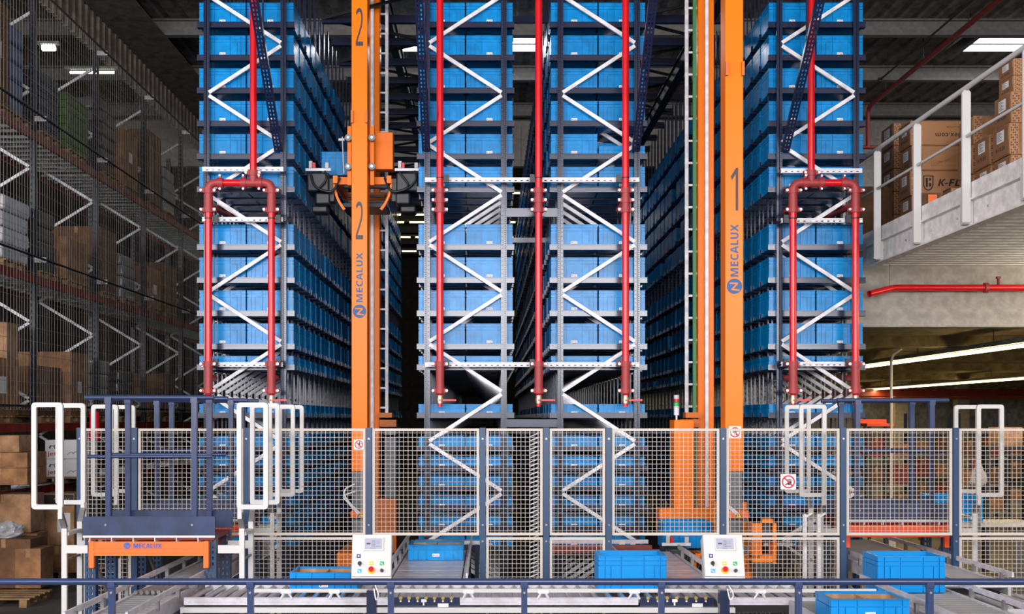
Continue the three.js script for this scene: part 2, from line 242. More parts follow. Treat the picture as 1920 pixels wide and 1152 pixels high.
RACKS.forEach((R, ri) => {
  const xc = wx(R.px, DBOX);
  const rack = thing('box_rack', R.label, 'rack', 'automated box racks', [xc, 0, -DPOST]);
  const frame = sub(rack, 'frame');
  for (const s of [-1, 1]) part(frame, 'upright', s < 0 ? uprightGeo : uprightGeoR, MT.navy).position.set(s * POST_X, 0, 0);
  const braces = braceList(R.type), bgeo = (a, b) => { const g = bar(a, b, 0.03, 0.05); return g; };
  for (const [a, b] of braces) part(frame, 'diagonal_brace', M([bar(a, b, 0.03, 0.045), bar([a[0], a[1], 0.017], [b[0], b[1], 0.017], 0.006, 0.022)]), MT.galv).position.z = 0.012;
  for (const [y] of LEVELS) part(frame, 'shelf_support', supportGeo, MT.navy).position.set(0, y - 0.012, -0.028);
  for (let k = 1; k <= 5; k++) { const f = frame.clone(); f.position.z = -k * PITCH; rack.add(f); f.traverse(o => { if (o.name === 'upright') o.geometry = uprightPlain; }); }
  // frames deeper in the rack
  const steel = M([uprightPlain.clone().translate(-POST_X, 0, 0), uprightPlain.clone().translate(POST_X, 0, 0), ...LEVELS.map(([y]) => supportGeo.clone().translate(0, y - 0.012, -0.028))]);
  const gal = M(braces.map(([a, b]) => bgeo(a, b)));
  for (const [g, m, n] of [[steel, MT.navy, 'deep_frames'], [gal, MT.galv, 'deep_braces']]) { const im = new THREE.InstancedMesh(g, m, NDEEP - 5); for (let k = 6; k <= NDEEP; k++) im.setMatrixAt(k - 6, new THREE.Matrix4().makeTranslation(0, 0, -k * PITCH)); im.name = n; im.userData.kind = 'stuff'; im.castShadow = im.receiveShadow = true; rack.add(im); }
  // 45 degree strut reaching forward from the front frame, with its hanger
  const sx = { left: 0.43, 'centre-left': -0.5, 'centre-right': 0.47, right: -0.42 }[R.key];
  const st = perforated(0.1, 2.75, 2, 0.055, 0.016, 0.03, 0.004); const st2 = M([st, bx(0.004, 2.75, 0.05, -0.05, 1.375, -0.025), bx(0.004, 2.75, 0.05, 0.05, 1.375, -0.025)]); const sm = part(rack, 'portal_strut', st2, MT.navy); sm.position.set(sx, 5.9, 0.04); sm.rotation.x = Math.atan2(1.52, 1.38);
  if (R.key === 'left' || R.key === 'right') part(rack, 'hanger', box6(-0.012, 0.012, 7.0, 8.7, 0, 0.024), MT.navy).position.set(R.key === 'left' ? 0.3 : -0.24, 0, 0.35);
  // boxes: front row of each column, the next four along the aisle faces, the rest as a mass
  LEVELS.forEach(([y, low], li) => {
    for (const col of [-1, 1]) {
      const x = xc + col * 0.307;
      const aisle = (R.key === 'left' && col === 1) || (R.key === 'right' && col === -1) || (R.key === 'centre-right' && col === -1);
      const side = col < 0 ? 'left' : 'right';
      for (let k = 0; k < NDEEP; k++) {
        const z = -(DBOX + k * PITCH + BD / 2); let isLow = low;
        if (R.key === 'centre-right' && col === 1 && li === 4 && k === 0) isLow = true;
        if (k === 0) crate(x, y, z, isLow, isLow && !low ? 'low blue storage box on a tall level, right column, front of the centre-right rack' : `blue storage box, ${ORD[li]} row from top, ${side} column, front of the ${R.key} rack`, 'storage boxes in the racks', { insert: low && li > 10 });
        else if (k <= 4 && aisle && R.key !== 'centre-right') crate(x, y, z, low, `blue storage box, ${ORD[li]} row from top, ${ORD[k]} behind the front, ${R.key} rack aisle face`, 'storage boxes in the racks', { noSticker: true });
        else { if (k > 6 && rnd() < 0.05) continue; (low ? deepLow : deepTall).push([x + rr(-0.01, 0.01), y, z]); }
      }
    }
  });
  if (R.key === 'centre-left') for (const [py, dd, h] of [[398, 0.0, 0.11], [450, 1.9, 0.07], [794, 0.0, 0.1], [35, 2.6, 0.1]]) part(rack, 'spacer_beam', bx(wx(1121.5, DBOX) - wx(873, DBOX) - 0.9, h, 0.05, (wx(1121.5, DBOX) - xc) / 2, wy(py, DPOST + dd), -dd - 0.05), MT.navy);
});
for (const [list, geo] of [[deepTall, crateTall], [deepLow, crateLow]]) { const im = new THREE.InstancedMesh(geo, MT.crate, list.length); list.forEach(([x, y, z], i) => im.setMatrixAt(i, new THREE.Matrix4().makeTranslation(x, y, z))); im.name = geo === crateTall ? 'tall_boxes' : 'low_boxes'; im.castShadow = im.receiveShadow = true; im.userData.kind = 'stuff'; stuff.add(im); }

// tie beams over the aisles and the crane guide rails
for (const [nm, x0, x1, gx, gy] of [['left', wx(553, DBOX), wx(782, DBOX), -1.69, 9.2], ['right', wx(1213, DBOX), wx(1439, DBOX), 3.2, 8.2]]) {
  const t = thing('aisle_bracing', `dark tie beams and cross braces over the ${nm} crane aisle, under the roof`, 'bracing');
  for (let k = 0; k < 16; k++) { const z = -(15.6 + k * 1.0), y = 8.42; part(t, 'tie_beam', [box6(x0, x1, y, y + 0.1, z - 0.02, z + 0.02), box6(x0, x1, y - 0.02, y, z - 0.04, z + 0.04)], MT.navy); if (k < 15) part(t, 'cross_brace', k % 2 ? bar([x0, y + 0.05, z], [x1, y + 0.05, z - 1], 0.03, 0.04) : bar([x1, y + 0.05, z], [x0, y + 0.05, z - 1], 0.03, 0.04), MT.darkSteel); }
  const g = thing('crane_guide_rail', `black overhead crane guide rail running along the ${nm} aisle`, 'rail'); part(g, 'rail', box6(gx - 0.07, gx + 0.07, gy, gy + 0.16, -32, -12.2), MT.darkSteel); part(g, 'rail_foot', box6(gx - 0.1, gx + 0.1, gy + 0.16, gy + 0.18, -32, -12.2), MT.darkSteel);
}

// ---------------------------------------------------------------- sprinkler pipes in front of the racks
const DP = 13.92, PR = 0.044;
const py2y = (py) => wy(py, DP), px2x = (px) => wx(px, DP);
function coupling(parent, x, y, horizontal) {              // grooved clamp with two bolt lugs
  const z = -DP, g = horizontal ? [cyl([x - 0.035, y, z], [x + 0.035, y, z], PR * 1.42, 14), cyl([x, y - 0.09, z + 0.01], [x, y + 0.09, z + 0.01], 0.02, 8)] : [cyl([x, y - 0.035, z], [x, y + 0.035, z], PR * 1.45, 14), bx(0.2, 0.045, 0.05, x, y, z + 0.01)];
  const m = part(parent, 'coupling', g, MT.redCast);
  for (const s of [-1, 1]) part(m, 'bolt', horizontal ? cyl([x, y + s * 0.082, z + 0.01], [x, y + s * 0.082, z + 0.05], 0.014, 6) : cyl([x + s * 0.085, y, z + 0.02], [x + s * 0.085, y, z + 0.055], 0.016, 6), MT.chrome);
}
function pipeEnd(parent, x, botPy) {                       // tee with a branch into the rack, then a drain valve
  const z = -DP, y0 = py2y(683), y1 = py2y(733);
  part(parent, 'tee', [cyl([x, y1, z], [x, y0, z], PR * 1.2, 14), cyl([x, (y0 + y1) / 2, z], [x, (y0 + y1) / 2, z - 0.3], PR, 10)], MT.redCast);
  coupling(parent, x, y0, false); coupling(parent, x, y1, false);
  part(parent, 'drain_valve', [cyl([x, py2y(742), z], [x, y1 - 0.02, z], 0.034, 10, 0.05)], MT.red);
  const v = part(parent, 'ball_valve', [cyl([x, py2y(757), z], [x, py2y(742), z], 0.036, 10), cyl([x, py2y(753), z], [x, py2y(747), z], 0.046, 6)], MT.brass);
  part(v, 'cap', cyl([x, py2y(763), z], [x, py2y(757), z], 0.03, 8), MT.red);
  part(v, 'valve_handle', [bx(0.17, 0.022, 0.012, x + 0.12, py2y(751), z + 0.045), cyl([x, py2y(751), z], [x, py2y(751), z + 0.05], 0.014, 6)], MT.red);
}
function clamp(parent, x, y) { part(parent, 'pipe_clamp', [cyl([x, y - 0.008, -DP], [x, y + 0.008, -DP], PR + 0.004, 14), bx(0.06, 0.1, 0.05, x + (x < 0 ? 0.08 : -0.08), y + 0.0, -DP - 0.04)], MT.darkGrey); }
function forkRiser(label, pxTop, pxA, pxB, clampsY) {
  const t = thing('sprinkler_pipe', label, 'pipe', 'red sprinkler pipes'); const xt = px2x(pxTop), xa = px2x(pxA), xb = px2x(pxB), z = -DP, yh = py2y(343), yl = py2y(370);
  part(t, 'riser', cyl([xt, py2y(322), z], [xt, 9.6, z], PR, 16), MT.red);
  part(t, 'tee', [cyl([xt, py2y(346), z], [xt, py2y(322), z], PR * 1.2, 14), cyl([xt - 0.13, yh, z], [xt + 0.13, yh, z], PR * 1.2, 14)], MT.redCast); coupling(t, xt, py2y(325), false);
  for (const [x, s] of [[xa, 1], [xb, -1]]) {
    part(t, 'elbow', M([tube([[x + s * 0.16, yh, z], [x + s * 0.09, yh, z], [x + s * 0.025, yh - 0.025, z], [x, yh - 0.09, z], [x, yl, z]], PR * 1.2, 16, 12), cyl([x, py2y(396), z], [x, yl, z], PR * 1.25, 14)]), MT.redCast);
    const xi = xt - Math.sign(xt - x) * 0.12, xo = x + s * 0.15; if (Math.abs(xi - xo) > 0.05) part(t, 'cross_pipe', cyl([xo, yh, z], [xi, yh, z], PR, 14), MT.red);
    coupling(t, xo, yh, true); if (Math.abs(xi - xo) > 0.12) coupling(t, xi, yh, true); coupling(t, x, py2y(358), false); coupling(t, x, py2y(394), false);
    part(t, 'drop_pipe', cyl([x, py2y(690), z], [x, py2y(396), z], PR, 16), MT.red);
    part(t, 'branch_pipe', cyl([x, py2y(383), z], [x + 0.15 * s, py2y(383), z - 1.4], PR, 12), MT.redDull);
    pipeEnd(t, x); for (const cy of clampsY) clamp(t, x, py2y(cy));
  }
}
forkRiser('forked red sprinkler pipe in front of the left rack', 475, 391, 509, [410, 680]);
forkRiser('forked red sprinkler pipe in front of the right rack', 1521, 1487, 1604, [410, 680]);
for (const [px, nm] of [[825, 'leftmost of the three straight red sprinkler pipes at the centre'], [1010, 'straight red sprinkler pipe standing before the central gap'], [1173, 'rightmost of the three straight red sprinkler pipes at the centre']]) {
  const t = thing('sprinkler_pipe', nm, 'pipe', 'red sprinkler pipes'), x = px2x(px), z = -DP;
  part(t, 'riser', cyl([x, py2y(360), z], [x, 9.6, z], PR, 16), MT.red); part(t, 'valve_body', [cyl([x, py2y(396), z], [x, py2y(357), z], PR * 1.22, 14), cyl([x, py2y(377), z], [x - 0.02, py2y(380), z - 0.5], PR, 10)], MT.redCast);
  coupling(t, x, py2y(358), false); coupling(t, x, py2y(376), false); coupling(t, x, py2y(394), false); part(t, 'drop_pipe', cyl([x, py2y(690), z], [x, py2y(396), z], PR, 16), MT.red);
  pipeEnd(t, x); clamp(t, x, py2y(334)); clamp(t, x, py2y(681));
}
// perforated galvanised channels that carry the pipes
function channel(px0, px1, py, label) {
  const d = 14.05, x0 = wx(px0, d), x1 = wx(px1, d), L = x1 - x0, t = thing('strut_channel', label, 'channel', 'galvanised pipe channels', [(x0 + x1) / 2, wy(py, d), -d]);
  const p = perforated(0.032, L, 1, 0.075, 0.012, 0.03, 0.004); p.rotateZ(Math.PI / 2); p.translate(L / 2, -0.012, 0.03);
  part(t, 'channel', M([p, bx(L, 0.003, 0.06, 0, 0.006, 0), bx(L, 0.018, 0.004, 0, 0.018, 0.03), bx(L, 0.003, 0.06, 0, -0.028, 0)]), MT.galv);
  for (const s of [-1, 1]) part(t, 'end_bolt', cyl([s * (L / 2 - 0.03), -0.012, 0.03], [s * (L / 2 - 0.03), -0.012, 0.045], 0.014, 6), MT.chrome);
}
channel(380, 532, 318, 'topmost galvanised channel across the left rack front'); channel(380, 531, 412, 'middle galvanised channel across the left rack, below the pipe fork'); channel(378, 531, 684, 'lowest galvanised channel across the left rack front');
channel(797, 1198, 338, 'long upper galvanised channel across the two centre racks'); channel(797, 1198, 684, 'long lower galvanised channel across the two centre racks');
channel(1463, 1615, 321, 'topmost galvanised channel across the right rack front'); channel(1463, 1616, 414, 'middle galvanised channel across the right rack, below the pipe fork'); channel(1463, 1616, 683, 'lowest galvanised channel across the right rack front');

// ---------------------------------------------------------------- stacker cranes
function logoGeo(r, depth) {
  const s = new THREE.Shape(); s.absellipse(0, 0, r, r, 0, Math.PI * 2); const w = r * 0.17;
  const hole = (pts) => { const p = new THREE.Path(); pts.forEach(([x, y], i) => i ? p.lineTo(x * r, y * r) : p.moveTo(x * r, y * r)); p.closePath(); s.holes.push(p); };
  hole([[-0.62, -0.62], [-0.42, -0.7], [-0.32, 0.1], [0.3, -0.5], [0.5, -0.42], [0.5, 0.62], [0.32, 0.66], [0.28, -0.18], [-0.36, 0.42], [-0.52, 0.36]]);
  return new THREE.ExtrudeGeometry(s, { depth, bevelEnabled: false, curveSegments: 12 });
}
function lettering(parent, x, z, pyA, pyB, pyLogo, width, d) { // word reading upwards, logo below it
  const y0 = wy(pyB, d), y1 = wy(pyA, d); const w = text('MECALUX', width, 0.003, y1 - y0); w.rotateZ(Math.PI / 2); part(parent, 'brand_lettering', w, MT.letter, { label: 'blue lettering reading upwards' }).position.set(x, (y0 + y1) / 2, z);
  const l = logoGeo(0.088, 0.003); l.rotateZ(Math.PI / 2); part(parent, 'brand_logo', l, MT.letter, { label: 'round blue logo' }).position.set(x, wy(pyLogo, d), z);
}
const warnMat = canvasMat(64, 64, (c, w, h) => { c.fillStyle = '#e8641e'; c.fillRect(0, 0, w, h); c.fillStyle = '#f2c300'; c.strokeStyle = '#111'; c.lineWidth = 5; c.beginPath(); c.moveTo(32, 6); c.lineTo(60, 56); c.lineTo(4, 56); c.closePath(); c.fill(); c.stroke(); c.fillStyle = '#111'; c.beginPath(); c.moveTo(36, 20); c.lineTo(24, 40); c.lineTo(32, 40); c.lineTo(28, 53); c.lineTo(42, 34); c.lineTo(34, 34); c.closePath(); c.fill(); });
function crane(label, X, dF, dR, ladderSide, cfg) {
  const t = thing('stacker_crane', label, 'crane', 'orange stacker cranes', [X, 0, 0]); const w = 0.105, mb = wy(885, dF), top = cfg.top;
  part(t, 'front_mast', rbx(2 * w, top - mb, 0.26, 0.012, 0, (top + mb) / 2, -dF - 0.13), MT.crane);
  part(t, 'rear_mast', rbx(2 * w, top - 0.4, 0.26, 0.012, 0, (top + 0.4) / 2, -dR - 0.13), MT.crane);
  part(t, 'guide_rail', bx(0.042, top - 0.75, 0.05, 0, (top + 0.75) / 2, -dR + 0.026), MT.galv, { label: 'pale steel guide rail' });
  for (const s of [-1, 1]) part(t, 'lug', bx(0.03, 0.16, 0.05, s * (w - 0.012), wy(cfg.lugPy, dF), -dF + 0.02), MT.craneDark);
  const ls = ladderSide; const lx = ls * cfg.ladderX, lad = sub(t, 'ladder'); part(lad, 'stile', bx(0.045, 6.6, 0.03, lx, 2.7 + 3.1, -dR - 0.1), MT.galv);
  for (let y = 2.65, i = 0; y < 9; y += 0.289, i++) part(lad, 'rung', bx(Math.abs(lx) - w + 0.03, 0.026, 0.022, ls * (w + (Math.abs(lx) - w) / 2 + 0.01), y, -dR - 0.1), MT.galv);
  // steel feet of the masts
  part(t, 'mast_foot', [bx(0.19, mb - 0.95, 0.22, 0, (mb + 0.95) / 2, -dF - 0.13), bx(0.22, 0.05, 0.24, 0, mb - 0.25, -dF - 0.13)], MT.midGrey);
  const fb = part(t, 'front_bracket', rbx(0.26, 0.1, 0.1, 0.02, 0.02, wy(964, dF), -dF + 0.04), MT.beamOrange); part(fb, 'warning_sign', sheet(0.085, 0.085, 0.03, wy(964, dF), -dF + 0.094), warnMat, { label: 'yellow triangular electricity warning sign' });
  part(t, 'cable', [tube([[-0.06, wy(908, dF), -dF + 0.02], [-0.18, wy(918, dF), -dF + 0.06], [-0.16, wy(935, dF), -dF + 0.08], [0.02, wy(962, dF), -dF + 0.1]], 0.012, 16, 6), tube([[-0.05, wy(922, dF), -dF + 0.02], [-0.2, wy(930, dF), -dF + 0.05], [-0.14, wy(942, dF), -dF + 0.08], [0.0, wy(964, dF), -dF + 0.1]], 0.012, 16, 6)], MT.galv);
  part(t, 'base_beam', rbx(0.5, 0.32, dR - dF + 1.0, 0.02, 0, 0.62, -(dF + dR) / 2 - 0.1), MT.crane); for (const z of [-dF + 0.1, -dR - 0.5]) part(t, 'wheel', cyl([-0.08, 0.28, z], [0.08, 0.28, z], 0.2, 18), MT.darkGrey);
  part(t, 'floor_rail', box6(-0.05, 0.05, 0, 0.08, -31, -dF + 0.4), MT.darkSteel);
  part(t, 'rear_bracket', [bx(0.2, 0.07, 0.2, ls * 0.2, wy(779, dR), -dR + 0.1), bx(0.24, 0.1, 0.2, ls * 0.24, wy(794, dR), -dR + 0.06)], MT.craneDark);
  // carriage between the masts
  const cd = (dF + dR) / 2, cy = cfg.carriageY, c = sub(t, 'carriage');
  part(c, 'carriage_beam', [bx(0.78, 0.1, 0.08, 0.0, cy, -dF - 0.42), bx(0.78, 0.1, 0.08, 0, cy, -dR + 0.2), bx(0.06, 0.1, dR - dF - 0.6, -0.36, cy, -cd), bx(0.06, 0.1, dR - dF - 0.6, 0.36, cy, -cd)], MT.crane);
  for (const s of [-1, 1]) {
    const arm = new THREE.Shape(); arm.moveTo(0, 0); arm.quadraticCurveTo(0.0, -0.25, -s * 0.14, -0.42); arm.lineTo(-s * 0.17, -0.4); arm.quadraticCurveTo(-s * 0.03, -0.24, -s * 0.03, 0); arm.closePath(); const ag = new THREE.ExtrudeGeometry(arm, { depth: 0.05, bevelEnabled: false, curveSegments: 6 }); part(c, 'support_arm', ag, MT.crane).position.set(s * 0.4, cy + 0.02, -dF - 0.42);
    part(c, 'guide_plate', bx(0.05, 0.78, 0.12, s * (w + 0.045), cy + 0.28, -dF - 0.2), MT.crane);
    for (const yy of [0.12, 0.5]) { const rl = part(c, 'guide_roller', cyl([s * (w + 0.05), cy + yy, -dF - 0.12], [s * (w + 0.05), cy + yy, -dF - 0.06], 0.045, 16), MT.galvDark); part(rl, 'axle', cyl([s * (w + 0.05), cy + yy, -dF - 0.06], [s * (w + 0.05), cy + yy, -dF - 0.045], 0.02, 8), MT.chrome); }
    // drive units with hoses and sensors
    const mx = s * 0.6, mz = -dF - 0.55; part(c, 'drive_unit', [rbx(0.3, 0.26, 0.4, 0.03, mx, cy - 0.02, mz), rbx(0.2, 0.16, 0.3, 0.03, mx - s * 0.06, cy - 0.24, mz + 0.04), rbx(0.22, 0.1, 0.26, 0.03, mx, cy - 0.36, mz - 0.06), bx(0.1, 0.3, 0.2, mx - s * 0.16, cy - 0.12, mz + 0.05)], MT.darkGrey);
    part(c, 'hose', [tube([[mx - 0.1, cy + 0.1, mz + 0.22], [mx + s * 0.02, cy - 0.1, mz + 0.26], [mx - s * 0.2, cy - 0.16, mz + 0.26], [mx - s * 0.3, cy + 0.03, mz + 0.22]], 0.018, 16, 6), tube([[mx + 0.1, cy + 0.12, mz + 0.22], [mx + 0.12, cy, mz + 0.25], [mx, cy - 0.14, mz + 0.24]], 0.014, 12, 6)], MT.black);
    part(c, 'sensor_bar', [bx(0.34, 0.035, 0.035, mx, cy + 0.15, mz + 0.15)], MT.galv); for (const [ox, m, h] of [[-0.1, MT.white, 0.09], [-0.06, MT.red, 0.07], [0.12, MT.white, 0.07]]) part(c, 'sensor', bx(0.045, h, 0.05, mx + ox, cy + 0.17 + h / 2, mz + 0.16), m);
  }
  part(c, 'load_fork', [box6(-0.62, 0.62, cy + 0.02, cy + 0.05, -cd - 0.2, -cd - 0.12), box6(-0.62, 0.62, cy + 0.02, cy + 0.05, -cd + 0.12, -cd + 0.2)], MT.galvDark);
  part(c, 'belt_frame', [bx(0.5, 0.03, 0.05, 0, cy - 0.12, -cd), bx(0.5, 0.03, 0.05, 0, cy - 0.2, -cd), bx(0.6, 0.05, 0.6, 0, cy - 0.3, -cd)], MT.black);
  if (cfg.post) { part(c, 'aerial', [cyl([-0.27, cy + 0.12, -dF - 0.5], [-0.29, cy + 0.62, -dF - 0.5], 0.009, 6), bx(0.08, 0.03, 0.03, -0.3, cy + 0.58, -dF - 0.5)], MT.galv); }
  if (cfg.cabinet) part(c, 'carriage_cabinet', rbx(...cfg.cabinet), MT.crane);
  return t;
}
const dA = 14.55, dAr = 16.2, XA = wx(674, dA);
const c2 = crane('orange stacker crane numbered 2 in the left aisle, carriage raised high', XA, dA, dAr, 1, { top: 9.19, ladderX: 0.2, lugPy: 220, carriageY: wy(341, 15.0), post: true, cabinet: [0.245, 0.5, 0.2, 0.012, wx(721, 15.0) - XA, wy(286, 15.0), -15.0] });
for (const [a, b] of [[15, 86], [378, 449]]) part(c2, 'number', text('2', wy(a, dA) - wy(b, dA), 0.003, 0.098, fontR), MT.digit, { label: 'tall dark digit 2' }).position.set(0.0, (wy(a, dA) + wy(b, dA)) / 2, -dA + 0.002);
lettering(c2, 0, -dA + 0.002, 474, 567, 584, 0.086, dA);
part(c2, 'control_box', [rbx(0.17, 0.86, 0.2, 0.01, wx(733, 15.6) - XA, wy(878, 15.6), -15.6), bx(0.16, 0.06, 0.21, wx(733, 15.6) - XA, wy(812, 15.6), -15.58)], MT.midGrey, { label: 'grey metal control box' });
part(c2, 'drive_cabinet', rbx(0.3, 0.75, 0.4, 0.01, wx(725, 15.5) - XA, wy(985, 15.5), -15.55), MT.craneDark);
const dB = 12.75, dBr = 14.4, XB = 2.835;
const c1 = crane('orange stacker crane numbered 1 in the right aisle, carriage at the floor', XB, dB, dBr, -1, { top: 10.2, ladderX: 0.235, lugPy: 130, carriageY: wy(1040, 13.4) });
part(c1, 'number', text('1', wy(315, dB) - wy(395, dB), 0.003, 0.085, fontR), MT.digit, { label: 'tall dark digit 1' }).position.set(0.0, (wy(315, dB) + wy(395, dB)) / 2, -dB + 0.002);
lettering(c1, 0.0, -dB + 0.002, 421, 519, 537, 0.092, dB);
part(c1, 'power_rail', bx(0.04, 9, 0.04, wx(1302, 14.3) - XB, 5.4, -14.3), MT.green, { label: 'green vertical power rail' });
part(c1, 'drive_cabinet', rbx(0.25, 1.15, 0.35, 0.01, wx(1281, 13.9) - XB, wy(874, 13.9), -14.0), MT.crane, { label: 'orange upright electrical cabinet' });
part(c1, 'base_cabinet', rbx(0.72, 0.28, 0.3, 0.01, wx(1291, 13.7) - XB, wy(976, 13.7), -13.85), MT.crane);
{ const bx0 = wx(1268.5, 13.9) - XB, d = 13.9, s = part(c1, 'signal_light', cyl([bx0, wy(792, d), -d], [bx0, wy(778, d), -d], 0.012, 8), MT.galv); s.userData.label = 'signal tower with red and green lenses';
  part(s, 'lower_housing', cyl([bx0, wy(779, d), -d], [bx0, wy(765, d), -d], 0.034, 12), MT.galv); part(s, 'green_lens', cyl([bx0, wy(762, d), -d], [bx0, wy(755, d), -d], 0.036, 12), mat(0x0fae52, 0.3)); part(s, 'clear_lens', cyl([bx0, wy(765, d), -d], [bx0, wy(762, d), -d], 0.036, 12), MT.white); part(s, 'red_lens', cyl([bx0, wy(754, d), -d], [bx0, wy(748, d), -d], 0.036, 12), mat(0xd0222c, 0.3)); part(s, 'cap', cyl([bx0, wy(748, d), -d], [bx0, wy(741, d), -d], 0.034, 12), MT.white); }
// boxes carried by the cranes
crate(-1.98, wy(341, 15.4) + 0.06, -15.45, false, 'blue storage box carried on the raised carriage of crane 2', null, { noSticker: true });
crate(wx(1285, 13.45), wy(1026, 13.45), -13.5, false, 'blue storage box on the lowered carriage of crane 1, behind the fence', null, { noSticker: true });

// ---------------------------------------------------------------- guard fence
const DFENCE = 11.5, FT = wy(803, DFENCE), FM = wy(1006, DFENCE), FB = 0.12;
const FPOSTS = [151, 253, 463, 692, 905, 1024, 1141, 1355, 1580, 1791, 2004];
const wireV = {};
FPOSTS.forEach((px, i) => { const x = wx(px, DFENCE), t = thing('fence_post', i ? `blue fence post, ${ORD[i]} from the left` : 'leftmost blue fence post behind the left ladder', 'post', 'blue fence posts', [x, 0, -DFENCE]); part(t, 'post', bx(0.06, FT + 0.005, 0.06, 0, FT / 2, 0), MT.navyLight); part(t, 'foot_plate', bx(0.16, 0.012, 0.14, 0, 0.006, 0), MT.navyLight); for (const y of [wy(823, DFENCE), FM - 0.05, FM + 0.12, 0.4]) part(t, 'bolt', cyl([0, y, 0.03], [0, y, 0.036], 0.011, 6), MT.chrome); });
const wireCache = {};
function meshPanel(parent, x0, x1, y0, y1, name) {
  const p = sub(parent, name), f = 0.027, w = x1 - x0, h = y1 - y0;
  for (const [a, b, c, e] of [[x0, x0 + f, y0, y1], [x1 - f, x1, y0, y1], [x0 + f, x1 - f, y0, y0 + f], [x0 + f, x1 - f, y1 - f, y1]]) part(p, 'frame_bar', box6(a, b, c, e, -0.013, 0.013), MT.cream);
  const gs = []; const nx = Math.max(2, Math.round(w / 0.0455)), ny = Math.max(2, Math.round(h / 0.0455)); for (let i = 1; i < nx; i++) gs.push(bx(0.0045, h - f, 0.0045, x0 + w * i / nx, (y0 + y1) / 2, 0.003)); for (let i = 1; i < ny; i++) gs.push(bx(w - f, 0.0045, 0.0045, (x0 + x1) / 2, y0 + h * i / ny, -0.002));
  part(p, 'wire_mesh', gs, MT.wire, { kind: 'stuff' });
}
const lowers = new Set([0, 2, 4, 5, 7, 9]);
const fenceWords = ['narrow fence panel at the far left, behind the left ladder', 'fence panel behind the front crossover bridge', 'fence panel between the right-hand hoops and the left control panel', 'fence panel above the conveyor opening beside the left control panel', 'narrow fence door panel left of the centre post', 'narrow fence panel right of the centre post', 'fence panel above the conveyor opening left of the right control panel', 'fence panel behind the right control panel', 'fence panel in front of the rear crossover bridge at right', 'last fence panel at the right edge'];
for (let i = 0; i + 1 < FPOSTS.length; i++) {
  const a = wx(FPOSTS[i], DFENCE) + 0.036, b = wx(FPOSTS[i + 1], DFENCE) - 0.036; const t = thing('mesh_fence', 'cream wire mesh ' + fenceWords[i], 'fence', 'wire mesh fence panels', [0, 0, -DFENCE]);
  meshPanel(t, a, b, FM + 0.01, FT - 0.005, 'upper_panel'); if (lowers.has(i)) meshPanel(t, a, b, FB, FM - 0.01, 'lower_panel');
}
const signMat = canvasMat(128, 128, (c, w, h) => { c.fillStyle = '#f4f2f2'; c.fillRect(0, 0, w, h); c.strokeStyle = '#c3203a'; c.lineWidth = 13; c.beginPath(); c.arc(64, 64, 48, 0, 7); c.stroke(); c.fillStyle = '#18181c'; c.beginPath(); c.arc(72, 36, 9, 0, 7); c.fill(); c.fillRect(56, 46, 24, 30); c.fillRect(40, 58, 18, 9); c.fillRect(82, 50, 20, 8); c.fillRect(58, 74, 9, 26); c.fillRect(72, 74, 9, 24); c.beginPath(); c.moveTo(30, 30); c.lineTo(98, 98); c.lineWidth = 12; c.stroke(); });
const handMat = canvasMat(128, 128, (c, w, h) => { c.fillStyle = '#f4f2f2'; c.fillRect(0, 0, w, h); c.strokeStyle = '#c3203a'; c.lineWidth = 12; c.fillStyle = '#1a1a1e'; c.fillRect(56, 60, 34, 30); for (let i = 0; i < 4; i++) c.fillRect(56 + i * 9, 34 + Math.abs(i - 1.5) * 4, 6, 30); c.save(); c.translate(54, 78); c.rotate(-0.7); c.fillRect(-22, -4, 24, 8); c.restore(); c.beginPath(); c.arc(64, 64, 50, 0, 7); c.stroke(); c.beginPath(); c.moveTo(28, 28); c.lineTo(100, 100); c.stroke(); });
function sign(px, py, size, d, label, m) { const t = thing('prohibition_sign', label, 'sign', null, [wx(px, d), wy(py, d), -d]); part(t, 'board', bx(size, size, 0.004, 0, 0, 0), MT.white); part(t, 'print', sheet(size * 0.98, size * 0.98, 0, 0, 0.0035), m); }
sign(673, 834, 0.105, DFENCE - 0.03, 'white no-access sign with red ring on the fence before crane 2', signMat); sign(1378, 811, 0.14, 12.745, 'white no-access sign with red ring on the mast of crane 1', signMat); sign(1478, 904, 0.16, DFENCE - 0.03, 'white do-not-touch sign with crossed hand on the right fence', handMat);

